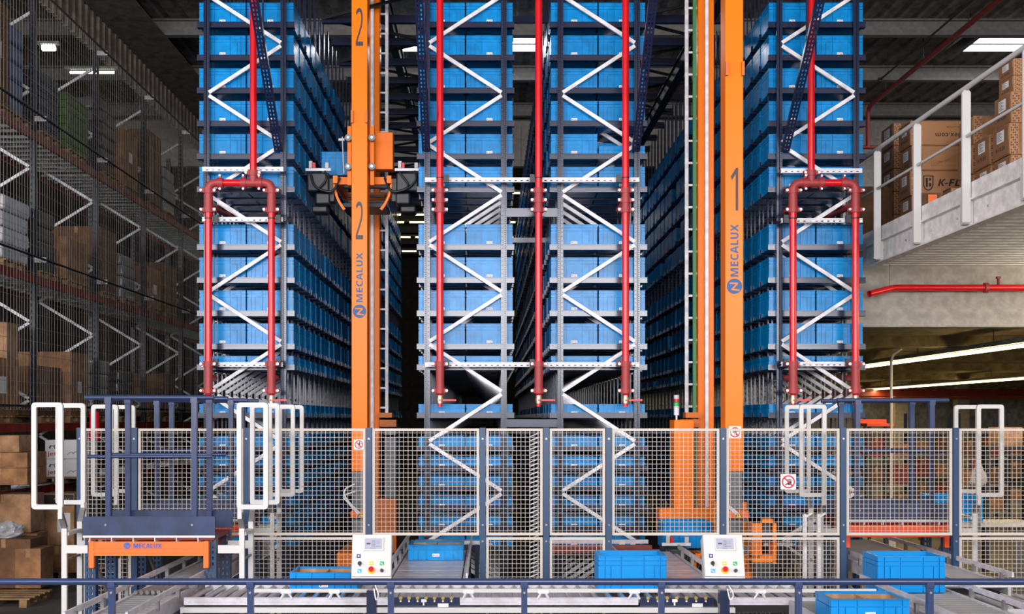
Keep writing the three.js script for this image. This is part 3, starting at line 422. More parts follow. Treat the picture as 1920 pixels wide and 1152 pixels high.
// ---------------------------------------------------------------- crossover bridges with ladders
function bridge(X, d0, label, ladLabel, brand) {
  const W = 0.56, t = thing('crossover_bridge', label, 'bridge', 'crossover bridges', [X, 0, -d0]), beamMat = brand ? MT.beamOrange : MT.beamRed;
  const up = perforated(0.1, 1.4, 2, 0.055, 0.018, 0.03, 0.004); const upG = M([up.clone().translate(0, 0, 0.035), bx(0.004, 1.4, 0.07, -0.048, 0.7, 0), bx(0.004, 1.4, 0.07, 0.048, 0.7, 0)]);
  for (const s of [-1, 1]) { for (const z of [0, -W]) { part(t, 'upright', upG, MT.navyLight).position.set(s * 0.56, 0, z); part(t, 'foot_plate', bx(0.16, 0.01, 0.14, s * 0.56, 0.005, z), MT.navyLight); } part(t, 'frame_brace', [bar([s * 0.56, 1.2, -0.02], [s * 0.56, 0.7, -W + 0.02], 0.03, 0.03), bar([s * 0.56, 0.7, -W + 0.02], [s * 0.56, 0.2, -0.02], 0.03, 0.03)], MT.galvDark); }
  for (const z of [0.07, -W - 0.07]) { const b = part(t, 'cross_beam', [bx(1.02, 0.13, 0.04, 0, 1.29, z), bx(1.02, 0.018, 0.052, 0, 1.3, z), bx(1.02, 0.018, 0.052, 0, 1.262, z)], beamMat); for (const s of [-1, 1]) { const c = part(b, 'connector', rbx(0.05, 0.25, 0.05, 0.006, s * 0.53, 1.235, z + 0.002), beamMat); void c; }
    if (brand && z > 0) { part(b, 'brand_lettering', text('MECALUX', 0.046, 0.003, 0.26), mat(0x1c62b4, 0.5), { label: 'small blue lettering' }).position.set(-0.01, 1.318, 0.098); part(b, 'brand_logo', logoGeo(0.03, 0.003), mat(0x1c62b4, 0.5), { label: 'round blue logo' }).position.set(-0.2, 1.32, 0.098); } }
  part(t, 'deck', [box6(-0.6, 0.6, 1.37, 1.4, -W - 0.04, 0.06)], MT.redDull); for (let i = 0; i < 6; i++) part(t, 'deck_rib', box6(-0.55 + i * 0.2, -0.544 + i * 0.2, 1.35, 1.4, -W, 0.085), MT.galv); part(t, 'deck_edge', box6(-0.61, 0.61, 1.392, 1.412, 0.07, 0.09), MT.white);
  for (const z of [0.08, -W - 0.08]) { const k = part(t, 'toe_board', bx(1.22, 0.175, 0.012, 0, 1.5, z), MT.fascia); for (const s of [-1, 1]) part(k, 'screw', cyl([s * 0.4, 1.51, z + 0.006], [s * 0.4, 1.51, z + 0.012], 0.011, 6), MT.chrome); }
  for (const z of [0, -W]) { const r = sub(t, 'guard_rail'); for (const s of [-1, 1]) { part(r, 'rail_post', bx(0.05, 1.28, 0.05, s * 0.4, 2.05, z), MT.rail); part(r, 'rail_cap', bx(0.062, 0.055, 0.064, s * 0.4, 2.665, z), MT.rail); }
    part(r, 'top_rail', cyl([-0.62, 2.69, z], [0.58, 2.69, z], 0.023, 10), MT.rail); part(r, 'mid_rail', cyl([-0.6, 2.14, z], [0.56, 2.14, z], 0.017, 8), MT.rail); }
  for (const s of [-1, 1]) {                                // a ladder on either side, rungs run in depth
    const l = thing('access_ladder', ladLabel[s < 0 ? 0 : 1], 'ladder', 'white access ladders', [X + (s < 0 ? -0.8 : 0.85), 0, -d0]); const zs = [0.03, -0.36], zt = [0.13, -0.44];
    zs.forEach((z, i) => { part(l, 'stile', bx(0.048, 1.5, 0.03, 0, 0.75, z), MT.white); part(l, 'joint', bar([0, 1.48, z], [0, 1.62, zt[i]], 0.05, 0.034), MT.galvDark); const h = hoopGeo(0.285, 0.98, 0.04, 0.036, 0.03); if (s > 0) h.rotateY(Math.PI); h.translate(s < 0 ? 0.024 : -0.024, 1.66, zt[i]); part(l, 'hand_hoop', h, MT.white); part(l, 'hoop_leg', bx(0.038, 0.1, 0.03, 0, 1.62, zt[i]), MT.white); });
    for (let k = 0; k < 6; k++) part(l, 'rung', k === 5 ? bx(0.07, 0.03, 0.36, 0, 1.42, -0.165) : cyl([0, 0.2 + k * 0.245, 0.03], [0, 0.2 + k * 0.245, -0.36], 0.013, 8), k === 5 ? MT.white : MT.galvDark); for (const z of zs) part(l, 'wall_bracket', bx(0.24, 0.075, 0.038, -s * 0.1, 1.28, z), MT.white);
  }
}
bridge(-3.13, 10.35, 'front crossover bridge with orange beam and navy rails at left', ['white ladder with hoops on the left side of the front bridge', 'white ladder with hoops on the right side of the front bridge'], true);
bridge(-3.17, 12.0, 'second crossover bridge with navy rails, behind the fence at left', ['white ladder on the left side of the second bridge, seen through mesh', 'white ladder on the right side of the second bridge, behind the fence'], false);
bridge(4.38, 11.95, 'crossover bridge with red-orange beam behind the fence at right', ['white ladder left of the right-hand bridge, beside the crossed hand sign', 'white ladder right of the right-hand bridge, near the right edge'], false);

// ---------------------------------------------------------------- front hand rail
{ const d = 7.9, t = thing('guard_railing', 'navy tubular guard railing across the bottom of the view', 'railing', null, [0, 0, -d]), y = wy(1091.5, d);
  part(t, 'top_rail', cyl([-4.2, y, 0], [4.6, y, 0], 0.0245, 14), MT.rail); part(t, 'lower_rail', cyl([-4.2, y - 0.52, 0], [4.6, y - 0.52, 0], 0.018, 10), MT.rail);
  for (const px of [-40, 210, 470, 733, 983, 1240, 1497, 1743, 1990]) { const x = wx(px, d), p = part(t, 'rail_post', bx(0.042, y - 0.03, 0.042, x, (y - 0.03) / 2, 0), MT.rail); part(p, 'rail_cap', rbx(0.056, 0.045, 0.056, 0.006, x, y - 0.022, 0), MT.rail); part(p, 'bolt', cyl([x, y - 0.075, 0.021], [x, y - 0.075, 0.026], 0.009, 6), MT.chrome); part(p, 'foot_plate', bx(0.12, 0.012, 0.12, x, 0.006, 0), MT.rail); } }

// ---------------------------------------------------------------- conveyors
const CY = 0.965;                                          // top of the rollers
function zConveyor(label, x0, x1, dn, df, o = {}) {        // runs in depth, rollers lie across
  const t = thing('roller_conveyor', label, 'conveyor', 'conveyor lines'), c = (x0 + x1) / 2, L = df - dn;
  for (const x of [x0, x1]) { part(t, 'side_frame', [bx(0.03, 0.13, L, x, CY - 0.06, -(dn + df) / 2)], o.frame || MT.alu); if (!o.noGuide) { part(t, 'guide_rail', bx(0.02, 0.045, L, x + (x < c ? -0.03 : 0.03), CY + 0.085, -(dn + df) / 2), MT.alu); for (let d = dn + 0.2; d < df; d += 0.6) part(t, 'guide_bracket', bx(0.03, 0.1, 0.04, x + (x < c ? -0.02 : 0.02), CY + 0.03, -d), MT.galvDark); } }
  if (o.belt) { let i = 0; for (let d = dn; d < df - 0.05; d += 0.32, i++) part(t, 'plate', bx(x1 - x0 - 0.06, 0.03, 0.312, c, CY - 0.016, -d - 0.16), MT.belt); }
  else { const gs = []; for (let d = dn + 0.04; d < df; d += 0.1) gs.push(cyl([x0 + 0.02, CY - 0.024, -d], [x1 - 0.02, CY - 0.024, -d], 0.024, 8)); part(t, 'rollers', gs, MT.roller, { kind: 'stuff' }); part(t, 'tray', bx(x1 - x0 - 0.04, 0.01, L - 0.02, c, CY - 0.1, -(dn + df) / 2), MT.black); }  // black sheet added under the rollers as the shade between them
  for (let d = dn + 0.15; d < df; d += 1.4) for (const x of [x0, x1]) part(t, 'leg', bx(0.05, CY - 0.12, 0.05, x, (CY - 0.12) / 2, -d), MT.navy);
  return t;
}
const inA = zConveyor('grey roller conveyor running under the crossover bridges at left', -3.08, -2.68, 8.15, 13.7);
{ const gs = []; for (let i = 0; i < 6; i++) gs.push(cyl([-3.05 + i * 0.05, CY + 0.02, -9.62], [-2.94 + i * 0.05, CY + 0.02, -9.95], 0.02, 8)); part(inA, 'skew_rollers', gs, MT.galvDark, { kind: 'stuff' }); }
zConveyor('plate conveyor through the fence opening beside the left control panel', -0.94, -0.22, 10.2, 13.9, { belt: true, noGuide: false });
zConveyor('conveyor through the fence opening left of the right control panel', 1.42, 2.12, 10.2, 12.5, { belt: true });
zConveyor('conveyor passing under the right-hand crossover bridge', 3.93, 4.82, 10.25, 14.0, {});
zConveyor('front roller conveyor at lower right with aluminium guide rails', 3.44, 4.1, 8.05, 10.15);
zConveyor('short front conveyor carrying the nearest box', 2.54, 3.22, 8.05, 9.3, { noGuide: true });
{ // main line across the view
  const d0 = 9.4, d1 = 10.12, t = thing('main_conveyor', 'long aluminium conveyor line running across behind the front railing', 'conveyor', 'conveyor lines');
  const X = (px) => wx(px, d0), xa = X(345), xb = X(1530);
  const secs = [[345, 695, 0], [695, 735, 0], [736, 862, 1], [862, 1197, 0], [1199, 1338, 1], [1345, 1365, 0], [1366, 1530, 0]];
  for (const [a, b, m] of secs) { const s = part(t, m ? 'motor_panel' : 'side_panel', m ? bx(X(b) - X(a) - 0.004, 0.15, 0.02, (X(a) + X(b)) / 2, 0.905, -d0 + 0.004) : [bx(X(b) - X(a) - 0.004, 0.058, 0.025, (X(a) + X(b)) / 2, 0.946, -d0), bx(X(b) - X(a) - 0.004, 0.008, 0.032, (X(a) + X(b)) / 2, 0.976, -d0)], m ? MT.navy : MT.alu);
    if (m) { for (let i = 0; i < 7; i++) { const x = X(a) + 0.07 + i * (X(b) - X(a) - 0.14) / 6; part(s, 'roller_cap', cyl([x, 0.976, -d0 - 0.01], [x, 0.976, -d0 + 0.016], 0.015, 10), MT.brassYellow); part(s, 'bolt', cyl([x, 0.95, -d0 + 0.012], [x, 0.95, -d0 + 0.02], 0.009, 6), MT.white); } part(s, 'label_plate', bx(0.09, 0.032, 0.003, X(b) - 0.14, 0.915, -d0 + 0.0165), MT.paper); part(s, 'switch', [bx(0.04, 0.025, 0.02, (X(a) + X(b)) / 2 - 0.02, 0.955, -d0 + 0.02), cyl([(X(a) + X(b)) / 2 - 0.02, 0.915, -d0 + 0.02], [(X(a) + X(b)) / 2 - 0.02, 0.945, -d0 + 0.02], 0.008, 6)], MT.galv); } }
  part(t, 'rear_frame', bx(xb - xa, 0.12, 0.03, (xa + xb) / 2, 0.92, -d1), MT.alu);
  part(t, 'cable_duct', bx(X(1375) - xa, 0.042, 0.05, (xa + X(1375)) / 2, 0.882, -d0 + 0.05), MT.white); part(t, 'duct_cap', bx(0.02, 0.05, 0.055, xa, 0.882, -d0 + 0.05), MT.alu);
  const g = part(t, 'front_guide', bx(X(1640) - X(475), 0.03, 0.025, (X(475) + X(1640)) / 2, wy(1107, d0), -d0 + 0.03), MT.white); for (const px of [535, 625, 875, 1015, 1185, 1420]) part(g, 'guide_bracket', [bar([X(px) - 0.03, 0.97, -d0 + 0.02], [X(px), 1.03, -d0 + 0.045], 0.02, 0.012), bar([X(px) + 0.06, 0.97, -d0 + 0.02], [X(px) + 0.03, 1.03, -d0 + 0.045], 0.02, 0.012), bx(0.09, 0.03, 0.004, X(px) + 0.015, 1.035, -d0 + 0.046)], MT.galv);
  part(t, 'rear_guide', [bx(xb - xa - 0.3, 0.03, 0.025, (xa + xb) / 2 + 0.2, 1.02, -d1 + 0.02)], MT.white);
  const gs = []; let k = 0; for (let x = xa + 0.05; x < xb; x += 0.115) gs.push(cyl([x, CY - 0.012, -d0 - 0.02], [x, CY - 0.012, -d1 + 0.02], 0.025, 8)); part(t, 'rollers', gs, MT.roller, { kind: 'stuff' });
  for (let x = xa + 0.2; x < xb; x += 1.0) for (const d of [d0, d1]) part(t, 'leg', bx(0.06, 0.86, 0.05, x, 0.43, -d - (d === d0 ? 0.01 : 0)), MT.navy);
  part(t, 'tray', box6(xa, xb, 0.84, 0.85, -d1 + 0.03, -d0 - 0.04), MT.black);  // black sheet standing in for the shade in the roller gaps
}
{ const t = thing('side_conveyor', 'aluminium conveyor continuing at the lower right edge', 'conveyor', 'conveyor lines'), d0 = 9.0, x0 = 4.15, x1 = 5.1; part(t, 'side_panel', bx(x1 - x0, 0.1, 0.03, (x0 + x1) / 2, 0.9, -d0), MT.alu); part(t, 'guide_rail', [bx(x1 - x0, 0.035, 0.025, (x0 + x1) / 2, 1.03, -d0 - 0.75)], MT.white); part(t, 'front_bar', bx(0.9, 0.05, 0.05, 4.6, 0.98, -8.5), MT.white); part(t, 'rollers', [0, 1, 2, 3, 4, 5, 6].map(i => cyl([x0 + 0.1 + i * 0.12, 0.945, -d0 - 0.02], [x0 + 0.1 + i * 0.12, 0.945, -d0 - 0.7], 0.025, 8)), MT.roller, { kind: 'stuff' }); for (const x of [x0 + 0.1, x1 - 0.1]) part(t, 'leg', bx(0.05, 0.85, 0.05, x, 0.425, -d0), MT.navy); part(t, 'bar_leg', bx(0.04, 0.95, 0.04, 4.9, 0.475, -8.5), MT.navy); }
// red lift beams and pale bars beyond the fence opening
for (const [px0, px1, py, d, m, l] of [[1030, 1222, 1026, 12.75, MT.rackRed, 'upper dull red cross bar of the transfer station behind the fence'], [1030, 1236, 1034, 12.6, MT.rackRed, 'lower dull red cross bar of the transfer station behind the fence'], [1030, 1215, 1016, 12.9, MT.alu, 'pale aluminium cross bar above the dull red bars'], [870, 900, 1018, 12.9, MT.alu, 'short pale cross bar behind the low box on plates']]) { const t = thing('transfer_bar', l, 'bar'); part(t, 'bar', bx(wx(px1, d) - wx(px0, d), 0.045, 0.05, (wx(px0, d) + wx(px1, d)) / 2, wy(py, d), -d), m); for (const px of [px0 + 4, px1 - 6]) part(t, 'leg', bx(0.05, wy(py, d) - 0.02, 0.05, wx(px, d), (wy(py, d) - 0.02) / 2, -d), MT.navy); }

// boxes on the conveyors
const onB = (px, d) => wx(px, d);
crate(onB(606, 9.7), CY + 0.012, -9.92, true, 'open blue box with cardboard divider beside the left control panel', null, { mat: MT.crateNew, insert: true, sx: 0.0 });
crate(-0.555, CY + 0.001, -12.15, true, 'low blue box with cardboard divider on the plate conveyor', null, { mat: MT.crate, insert: true });
crate(onB(1187, 9.65), CY + 0.012, -9.88, false, 'tall blue box on the main conveyor left of the right control panel', null, { mat: MT.crateNew, sx: 0.02 });
crate(onB(1707, 9.75), CY + 0.001, -9.92, false, 'tall blue box in front of the right-hand bridge opening', null, { mat: MT.crateNew });
crate(wx(1632, 8.35), CY + 0.001, -8.55, true, 'nearest blue box with cardboard divider at the lower right', null, { mat: MT.crateNew, insert: true });

// ---------------------------------------------------------------- control panels
const screenMat = canvasMat(128, 96, (c, w, h) => { c.fillStyle = '#9fa0ae'; c.fillRect(0, 0, w, h); c.fillStyle = '#3c3d46'; c.fillRect(14, 40, 28, 14); c.strokeStyle = '#5a5b66'; c.strokeRect(14, 40, 28, 14); c.fillStyle = '#5d5e6a'; c.fillRect(52, 20, 2, 56); for (let i = 0; i < 5; i++) { c.fillRect(56, 18 + i * 12, 20, 3); c.fillRect(62, 24 + i * 12, 48, 1.5); } c.fillRect(40, 86, 40, 3); }, 0.35);
const tagMat = (col, sym) => canvasMat(32, 32, (c) => { c.fillStyle = col; c.fillRect(0, 0, 32, 32); c.fillStyle = '#fff'; c.beginPath(); if (sym === 'o') c.arc(16, 16, 7, 0, 7); else { c.moveTo(6, 6); c.lineTo(26, 26); c.lineTo(20, 28); c.lineTo(6, 14); } c.fill(); });
const tagNavy = tagMat('#2e3a66', 'o'), tagGreen = tagMat('#149a4c', 'n'), tagYellow = tagMat('#e9b21c', 'o'), tagBlue = tagMat('#3d9ad0', 'n');
function controlPanel(px, yaw, label) {
  const d = 8.95, x = wx(px, d), t = thing('control_panel', label, 'panel', 'white control panels', [x, 0, -d]);
  part(t, 'pedestal', [bx(0.08, 1.1, 0.08, 0.0, 0.55, -0.06)], MT.navy); part(t, 'foot_plate', bx(0.2, 0.012, 0.2, 0, 0.006, -0.06), MT.navy);
  const b = sub(t, 'cabinet'); b.position.set(0, 1.19, 0); b.rotation.set(-0.42, yaw, 0, 'YXZ'); const w = 0.325, h = 0.385;
  const body = new THREE.BoxGeometry(w, h, 0.14, 1, 1, 1); body.translate(0, h / 2, -0.07); part(b, 'housing', rbx(w, h, 0.13, 0.008, 0, h / 2, -0.075), MT.white); part(b, 'door', rbx(w - 0.006, h - 0.03, 0.02, 0.006, 0, h / 2 + 0.014, 0.0), MT.white);
  part(b, 'screen_bezel', rbx(0.165, 0.115, 0.012, 0.004, 0.015, h - 0.085, 0.015), MT.white); part(b, 'screen', sheet(0.14, 0.09, 0.012, h - 0.085, 0.0225), screenMat);
  for (const [nx, ny, m] of [[-0.105, 0.2, tagNavy], [0.0, 0.137, tagYellow], [0.085, 0.137, tagGreen], [-0.095, 0.075, tagBlue]]) part(b, 'button_plate', sheet(0.032, 0.032, nx, ny, 0.012), m);
  part(b, 'key_switch', [cyl([-0.095, 0.137, 0.01], [-0.095, 0.137, 0.025], 0.016, 10), bx(0.008, 0.04, 0.012, -0.092, 0.13, 0.03)], MT.black); part(b, 'dial', cyl([0.085, 0.075, 0.01], [0.085, 0.075, 0.03], 0.014, 12), MT.darkGrey);
  const e = part(b, 'emergency_base', cyl([0, 0.078, 0.01], [0, 0.078, 0.016], 0.03, 18), MT.yellow); part(e, 'emergency_button', [cyl([0, 0.078, 0.016], [0, 0.08, 0.04], 0.014, 12), cyl([0, 0.08, 0.036], [0, 0.081, 0.052], 0.021, 16)], MT.red);
  part(t, 'cable', tube([[0.03, 1.15, -0.02], [0.06, 1.08, 0.02], [0.04, 1.03, 0.0], [0.02, 1.12, -0.02]], 0.006, 16, 6), MT.galv);
}
controlPanel(696, 0.05, 'white control panel with screen beside the low box, left of centre'); controlPanel(1360, -0.06, 'white control panel with screen in front of the right crane');

// ---------------------------------------------------------------- pallet rack at the left
const PXF = -7.1, PXB = -8.25, BAY0 = 14.7, BAY = 2.8, NB = 6, PLEV = [1.42, 2.42, 4.75, 7.0];
{
  const t = thing('pallet_rack', 'tall pallet rack with navy uprights and red beams along the left', 'rack');
  const upG = M([perforated(0.09, 9.2, 2, 0.1, 0.014, 0.05, 0.004).translate(0, 0, 0.04), bx(0.004, 9.2, 0.08, -0.043, 4.6, 0), bx(0.004, 9.2, 0.08, 0.043, 4.6, 0)]);
  for (let k = 0; k <= NB; k++) { const z = -(BAY0 + k * BAY), f = sub(t, 'upright_frame'); f.position.z = z;
    for (const x of [PXF - 0.055, PXB]) part(f, 'upright', upG, MT.darkNavy).position.x = x;
    for (let i = 0; i < 7; i++) { const y0 = 0.35 + i * 1.22; part(f, 'diagonal_brace', i % 1 ? null : bar([PXF - 0.1, y0, 0], [PXB + 0.05, y0 + 0.61, 0], 0.03, 0.045), MT.galv); part(f, 'diagonal_brace', bar([PXB + 0.05, y0 + 0.61, 0], [PXF - 0.1, y0 + 1.22, 0], 0.03, 0.045), MT.galv); } }
  for (let k = 0; k < NB; k++) { const z0 = -(BAY0 + k * BAY) - 0.05, z1 = z0 - BAY + 0.1; for (const y of PLEV) { const lv = sub(t, 'shelf_level'); part(lv, 'front_beam', bx(0.05, 0.13, z0 - z1, PXF - 0.03, y - 0.07, (z0 + z1) / 2), MT.rackRed); part(lv, 'rear_beam', bx(0.05, 0.13, z0 - z1, PXB, y - 0.07, (z0 + z1) / 2), MT.rackRed); for (let i = 0; i < 9; i++) part(lv, 'deck_slat', bx(PXF - PXB - 0.06, 0.045, 0.07, (PXF + PXB) / 2, y - 0.03, z0 - 0.12 - i * 0.3), MT.slat); } }
  const n = thing('safety_net', 'brown cord safety net hanging over the face of the pallet rack', 'net'); const gs = [], zA = -13.2, zB = -31.4, yA = 2.62, yB = 9.15, xn = PXF + 0.16;
  for (let z = zA, i = 0; z > zB; z -= 0.105, i++) gs.push(cyl([xn + 0.015 * Math.sin(i * 0.7), yA, z], [xn, yB, z - 0.01], 0.0042, 4)); for (let y = yA; y <= yB; y += 0.21) gs.push(cyl([xn, y, zA], [xn, y, zB], 0.0035, 4));
  part(n, 'cords', gs, MT.net, { kind: 'stuff' }); part(n, 'top_rope', cyl([xn, yB, zA], [xn, yB, zB], 0.022, 6), MT.wallDark); for (const y of [2.68, 4.98, 7.2]) part(n, 'edge_rope', cyl([xn, y, zA], [xn, y, zB], 0.02, 6), MT.black);
  for (let k = 0; k <= NB; k++) for (const y of [4.98, 7.2, 9.15]) part(n, 'net_bracket', bx(0.18, 0.08, 0.02, PXF + 0.08, y, -(BAY0 + k * BAY) + 0.06), MT.galv);
}
function pallet(d, y, label, x = (PXF + PXB) / 2 + 0.02) { const t = thing('wooden_pallet', label, 'pallet', 'wooden pallets', [x, y, -d]); for (const sx of [-0.44, 0, 0.44]) for (const z of [-0.33, 0, 0.33]) part(t, 'block', bx(0.1, 0.075, 0.13, sx, 0.06, z), MT.wood); for (const sx of [-0.44, 0, 0.44]) part(t, 'skid', bx(0.1, 0.02, 0.8, sx, 0.011, 0), MT.wood); for (let i = 0; i < 5; i++) part(t, 'deck_board', bx(1.05, 0.022, 0.12, 0, 0.11, -0.33 + i * 0.165), MT.wood); return 0.122; }
function carton(x, y, z, w, h, dp, m, label, o = {}) {
  const t = thing('cardboard_box', label, 'box', o.group, [x, y, z]); part(t, 'body', rbx(w, h, dp, 0.006, 0, h / 2, 0), m);
  part(t, 'tape', [bx(0.06, 0.002, dp + 0.003, 0, h + 0.0005, 0), bx(0.06, Math.min(0.12, h * 0.4), 0.002, 0, h - Math.min(0.12, h * 0.4) / 2, dp / 2 + 0.0008)], MT.cardLight);
  if (o.label) { const [lw, lh, lx, ly] = o.label; part(t, 'paper_label', bx(lw, lh, 0.002, lx, ly, dp / 2 + 0.0015), MT.paper); if (o.sideLabel) part(t, 'paper_label', bx(0.002, lh, lw, w / 2 + 0.0015, ly, 0), MT.paper); }
  if (o.print) part(t, 'print', sheet(o.print[1], o.print[2], o.print[3], o.print[4], dp / 2 + 0.0025), o.print[0]);
  if (o.turn) t.rotation.y = o.turn; return t;
}
const bay = (k, f) => BAY0 + (k + f) * BAY, PC = (PXF + PXB) / 2 + 0.03;
function load(k, f, lev, w, h, len, m, label, kind = 'carton', o = {}) {  // a load on its pallet; w across the rack, len along it
  const d = bay(k, f), y0 = lev < 0 ? 0.001 : PLEV[lev] - 0.006; const place = `${ORD[k]} bay, ${lev < 0 ? 'floor' : ['lowest', 'second', 'third', 'top'][lev]} shelf of the pallet rack, ${f < 0.58 ? 'near' : 'far'} half`;
  const pt = pallet(d, y0, 'wooden pallet in the ' + place); const y = y0 + pt;
  if (kind === 'carton') return carton(PC, y, -d, w, h, len, m, label, o);
  const t = thing(kind === 'stack' ? 'crate_stack' : 'wrapped_load', label, kind === 'stack' ? 'stack' : 'load', null, [PC, y, -d]);
  if (kind === 'stack') { const n = Math.round(h / 0.14); for (let i = 0; i < n; i++) part(t, 'tray', [bx(w, 0.1, len, 0, 0.05 + i * h / n, 0), bx(w + 0.03, 0.03, len + 0.03, 0, 0.105 + i * h / n, 0)], m); }
  else { const n = Math.round(h / 0.25); for (let i = 0; i < n; i++) part(t, 'bundle', rbx(w - rr(0, 0.06), h / n - 0.004, len - rr(0, 0.06), 0.05, rr(-0.02, 0.02), (i + 0.5) * h / n, rr(-0.02, 0.02)), m); }
  return t;
}
load(0, 0.545, 3, 1.0, 1.5, 0.75, MT.cardDark, 'large brown carton at the top left edge behind the net', 'carton', { label: [0.2, 0.25, 0.2, 0.8], sideLabel: true });
load(0, 0.834, 3, 0.9, 1.35, 0.5, MT.blueDrum, 'grey-blue wrapped load at the top shelf beside the first upright', 'wrap');
load(1, 0.25, 3, 0.9, 1.0, 0.8, MT.blueStack, 'stack of dark blue trays on the top shelf', 'stack'); load(1, 0.68, 3, 0.95, 0.95, 1.0, MT.greenStack, 'stack of bright green trays on the top shelf', 'stack');
load(2, 0.3, 3, 0.9, 1.4, 0.8, MT.wrapDark, 'grey film-wrapped load on the top shelf beyond the green trays', 'wrap'); load(2, 0.72, 3, 0.95, 1.1, 0.9, MT.card, 'brown carton on the top shelf, third bay', 'carton', { label: [0.2, 0.2, 0, 0.6], sideLabel: true });
load(3, 0.3, 3, 0.95, 1.5, 0.95, MT.cardDark, 'tall brown carton on the top shelf, fourth bay'); load(3, 0.74, 3, 0.9, 1.0, 0.9, MT.wrap, 'crumpled film-wrapped load on the top shelf, fourth bay', 'wrap');
load(0, 0.76, 2, 1.05, 0.95, 1.0, MT.wrapWhiteLit, 'white film-wrapped sacks paled for window light at the left edge on the middle shelf', 'wrap');
load(1, 0.24, 2, 0.9, 1.0, 0.8, MT.wrapDark, 'dark wrapped load on the middle shelf behind the first upright', 'wrap'); load(1, 0.66, 2, 1.0, 0.72, 1.0, MT.card, 'wide brown carton on the middle shelf, second bay');
load(2, 0.28, 2, 0.9, 1.2, 0.9, MT.cardDark, 'dark carton on the middle shelf, third bay'); load(2, 0.72, 2, 0.9, 0.9, 0.85, MT.wrap, 'glossy wrapped load on the middle shelf, third bay', 'wrap'); load(3, 0.3, 2, 0.95, 0.85, 1.0, MT.card, 'brown carton with pale label on the middle shelf, fourth bay', 'carton', { label: [0.25, 0.2, 0.1, 0.4], sideLabel: true }); load(3, 0.74, 2, 0.95, 1.1, 0.9, MT.cardDark, 'dark carton at the far end of the middle shelf');
load(0, 0.6, 1, 1.0, 0.85, 1.1, MT.card, 'big brown carton with white label at the left edge', 'carton', { label: [0.2, 0.25, 0.1, 0.45], sideLabel: true });
{ const d = bay(0, 0.78); carton(PC + 0.2, PLEV[1] + 0.97, -d, 0.45, 0.55, 0.42, MT.cardLight, 'upright carton standing on the big labelled carton', { label: [0.12, 0.12, -0.05, 0.4] }); }
load(1, 0.26, 1, 0.95, 0.8, 0.95, MT.cardDark, 'dark brown carton on the second shelf behind the first upright'); load(1, 0.7, 1, 1.0, 1.1, 0.85, MT.card, 'tall brown carton on the second shelf, second bay', 'carton', { label: [0.2, 0.2, 0, 0.5], sideLabel: true });
load(2, 0.2, 1, 0.9, 1.05, 0.75, MT.wrap, 'silvery film-wrapped column on the second shelf', 'wrap'); load(2, 0.66, 1, 0.9, 0.9, 0.9, MT.wrapDark, 'dark wrapped load next to the silvery column', 'wrap'); load(3, 0.3, 1, 1.0, 0.6, 1.1, MT.card, 'low wide carton on the second shelf, fourth bay'); load(3, 0.72, 1, 0.9, 0.95, 0.9, MT.cardDark, 'brown carton at the far end of the second shelf');
// lower left cartons
const inMat = canvasMat(128, 64, (c, w, h) => { c.fillStyle = '#a8764c'; c.fillRect(0, 0, w, h); c.fillStyle = '#4a3a78'; c.font = 'bold 44px sans-serif'; c.fillText('in', 40, 46); });
const jetMat = canvasMat(256, 160, (c, w, h) => { c.fillStyle = '#dcd8d6'; c.fillRect(0, 0, w, h); c.fillStyle = '#a8202c'; c.font = 'bold 52px sans-serif'; c.fillText('jet', 10, 140); c.strokeStyle = '#333'; c.lineWidth = 6; c.beginPath(); c.moveTo(20, 70); c.lineTo(30, 46); c.lineTo(62, 50); c.lineTo(74, 30); c.moveTo(34, 50); c.lineTo(26, 76); c.moveTo(58, 52); c.lineTo(66, 76); c.stroke(); c.lineWidth = 4; c.beginPath(); c.moveTo(160, 130); c.quadraticCurveTo(190, 90, 205, 122); c.quadraticCurveTo(220, 96, 245, 104); c.stroke(); });
const tenMat = canvasMat(256, 96, (c, w, h) => { c.fillStyle = '#2b211b'; c.fillRect(0, 0, w, h); c.fillStyle = '#c9ab86'; c.font = 'bold 74px sans-serif'; c.fillText('10', 96, 76); c.font = 'bold 50px sans-serif'; c.fillText('½', 190, 70); });
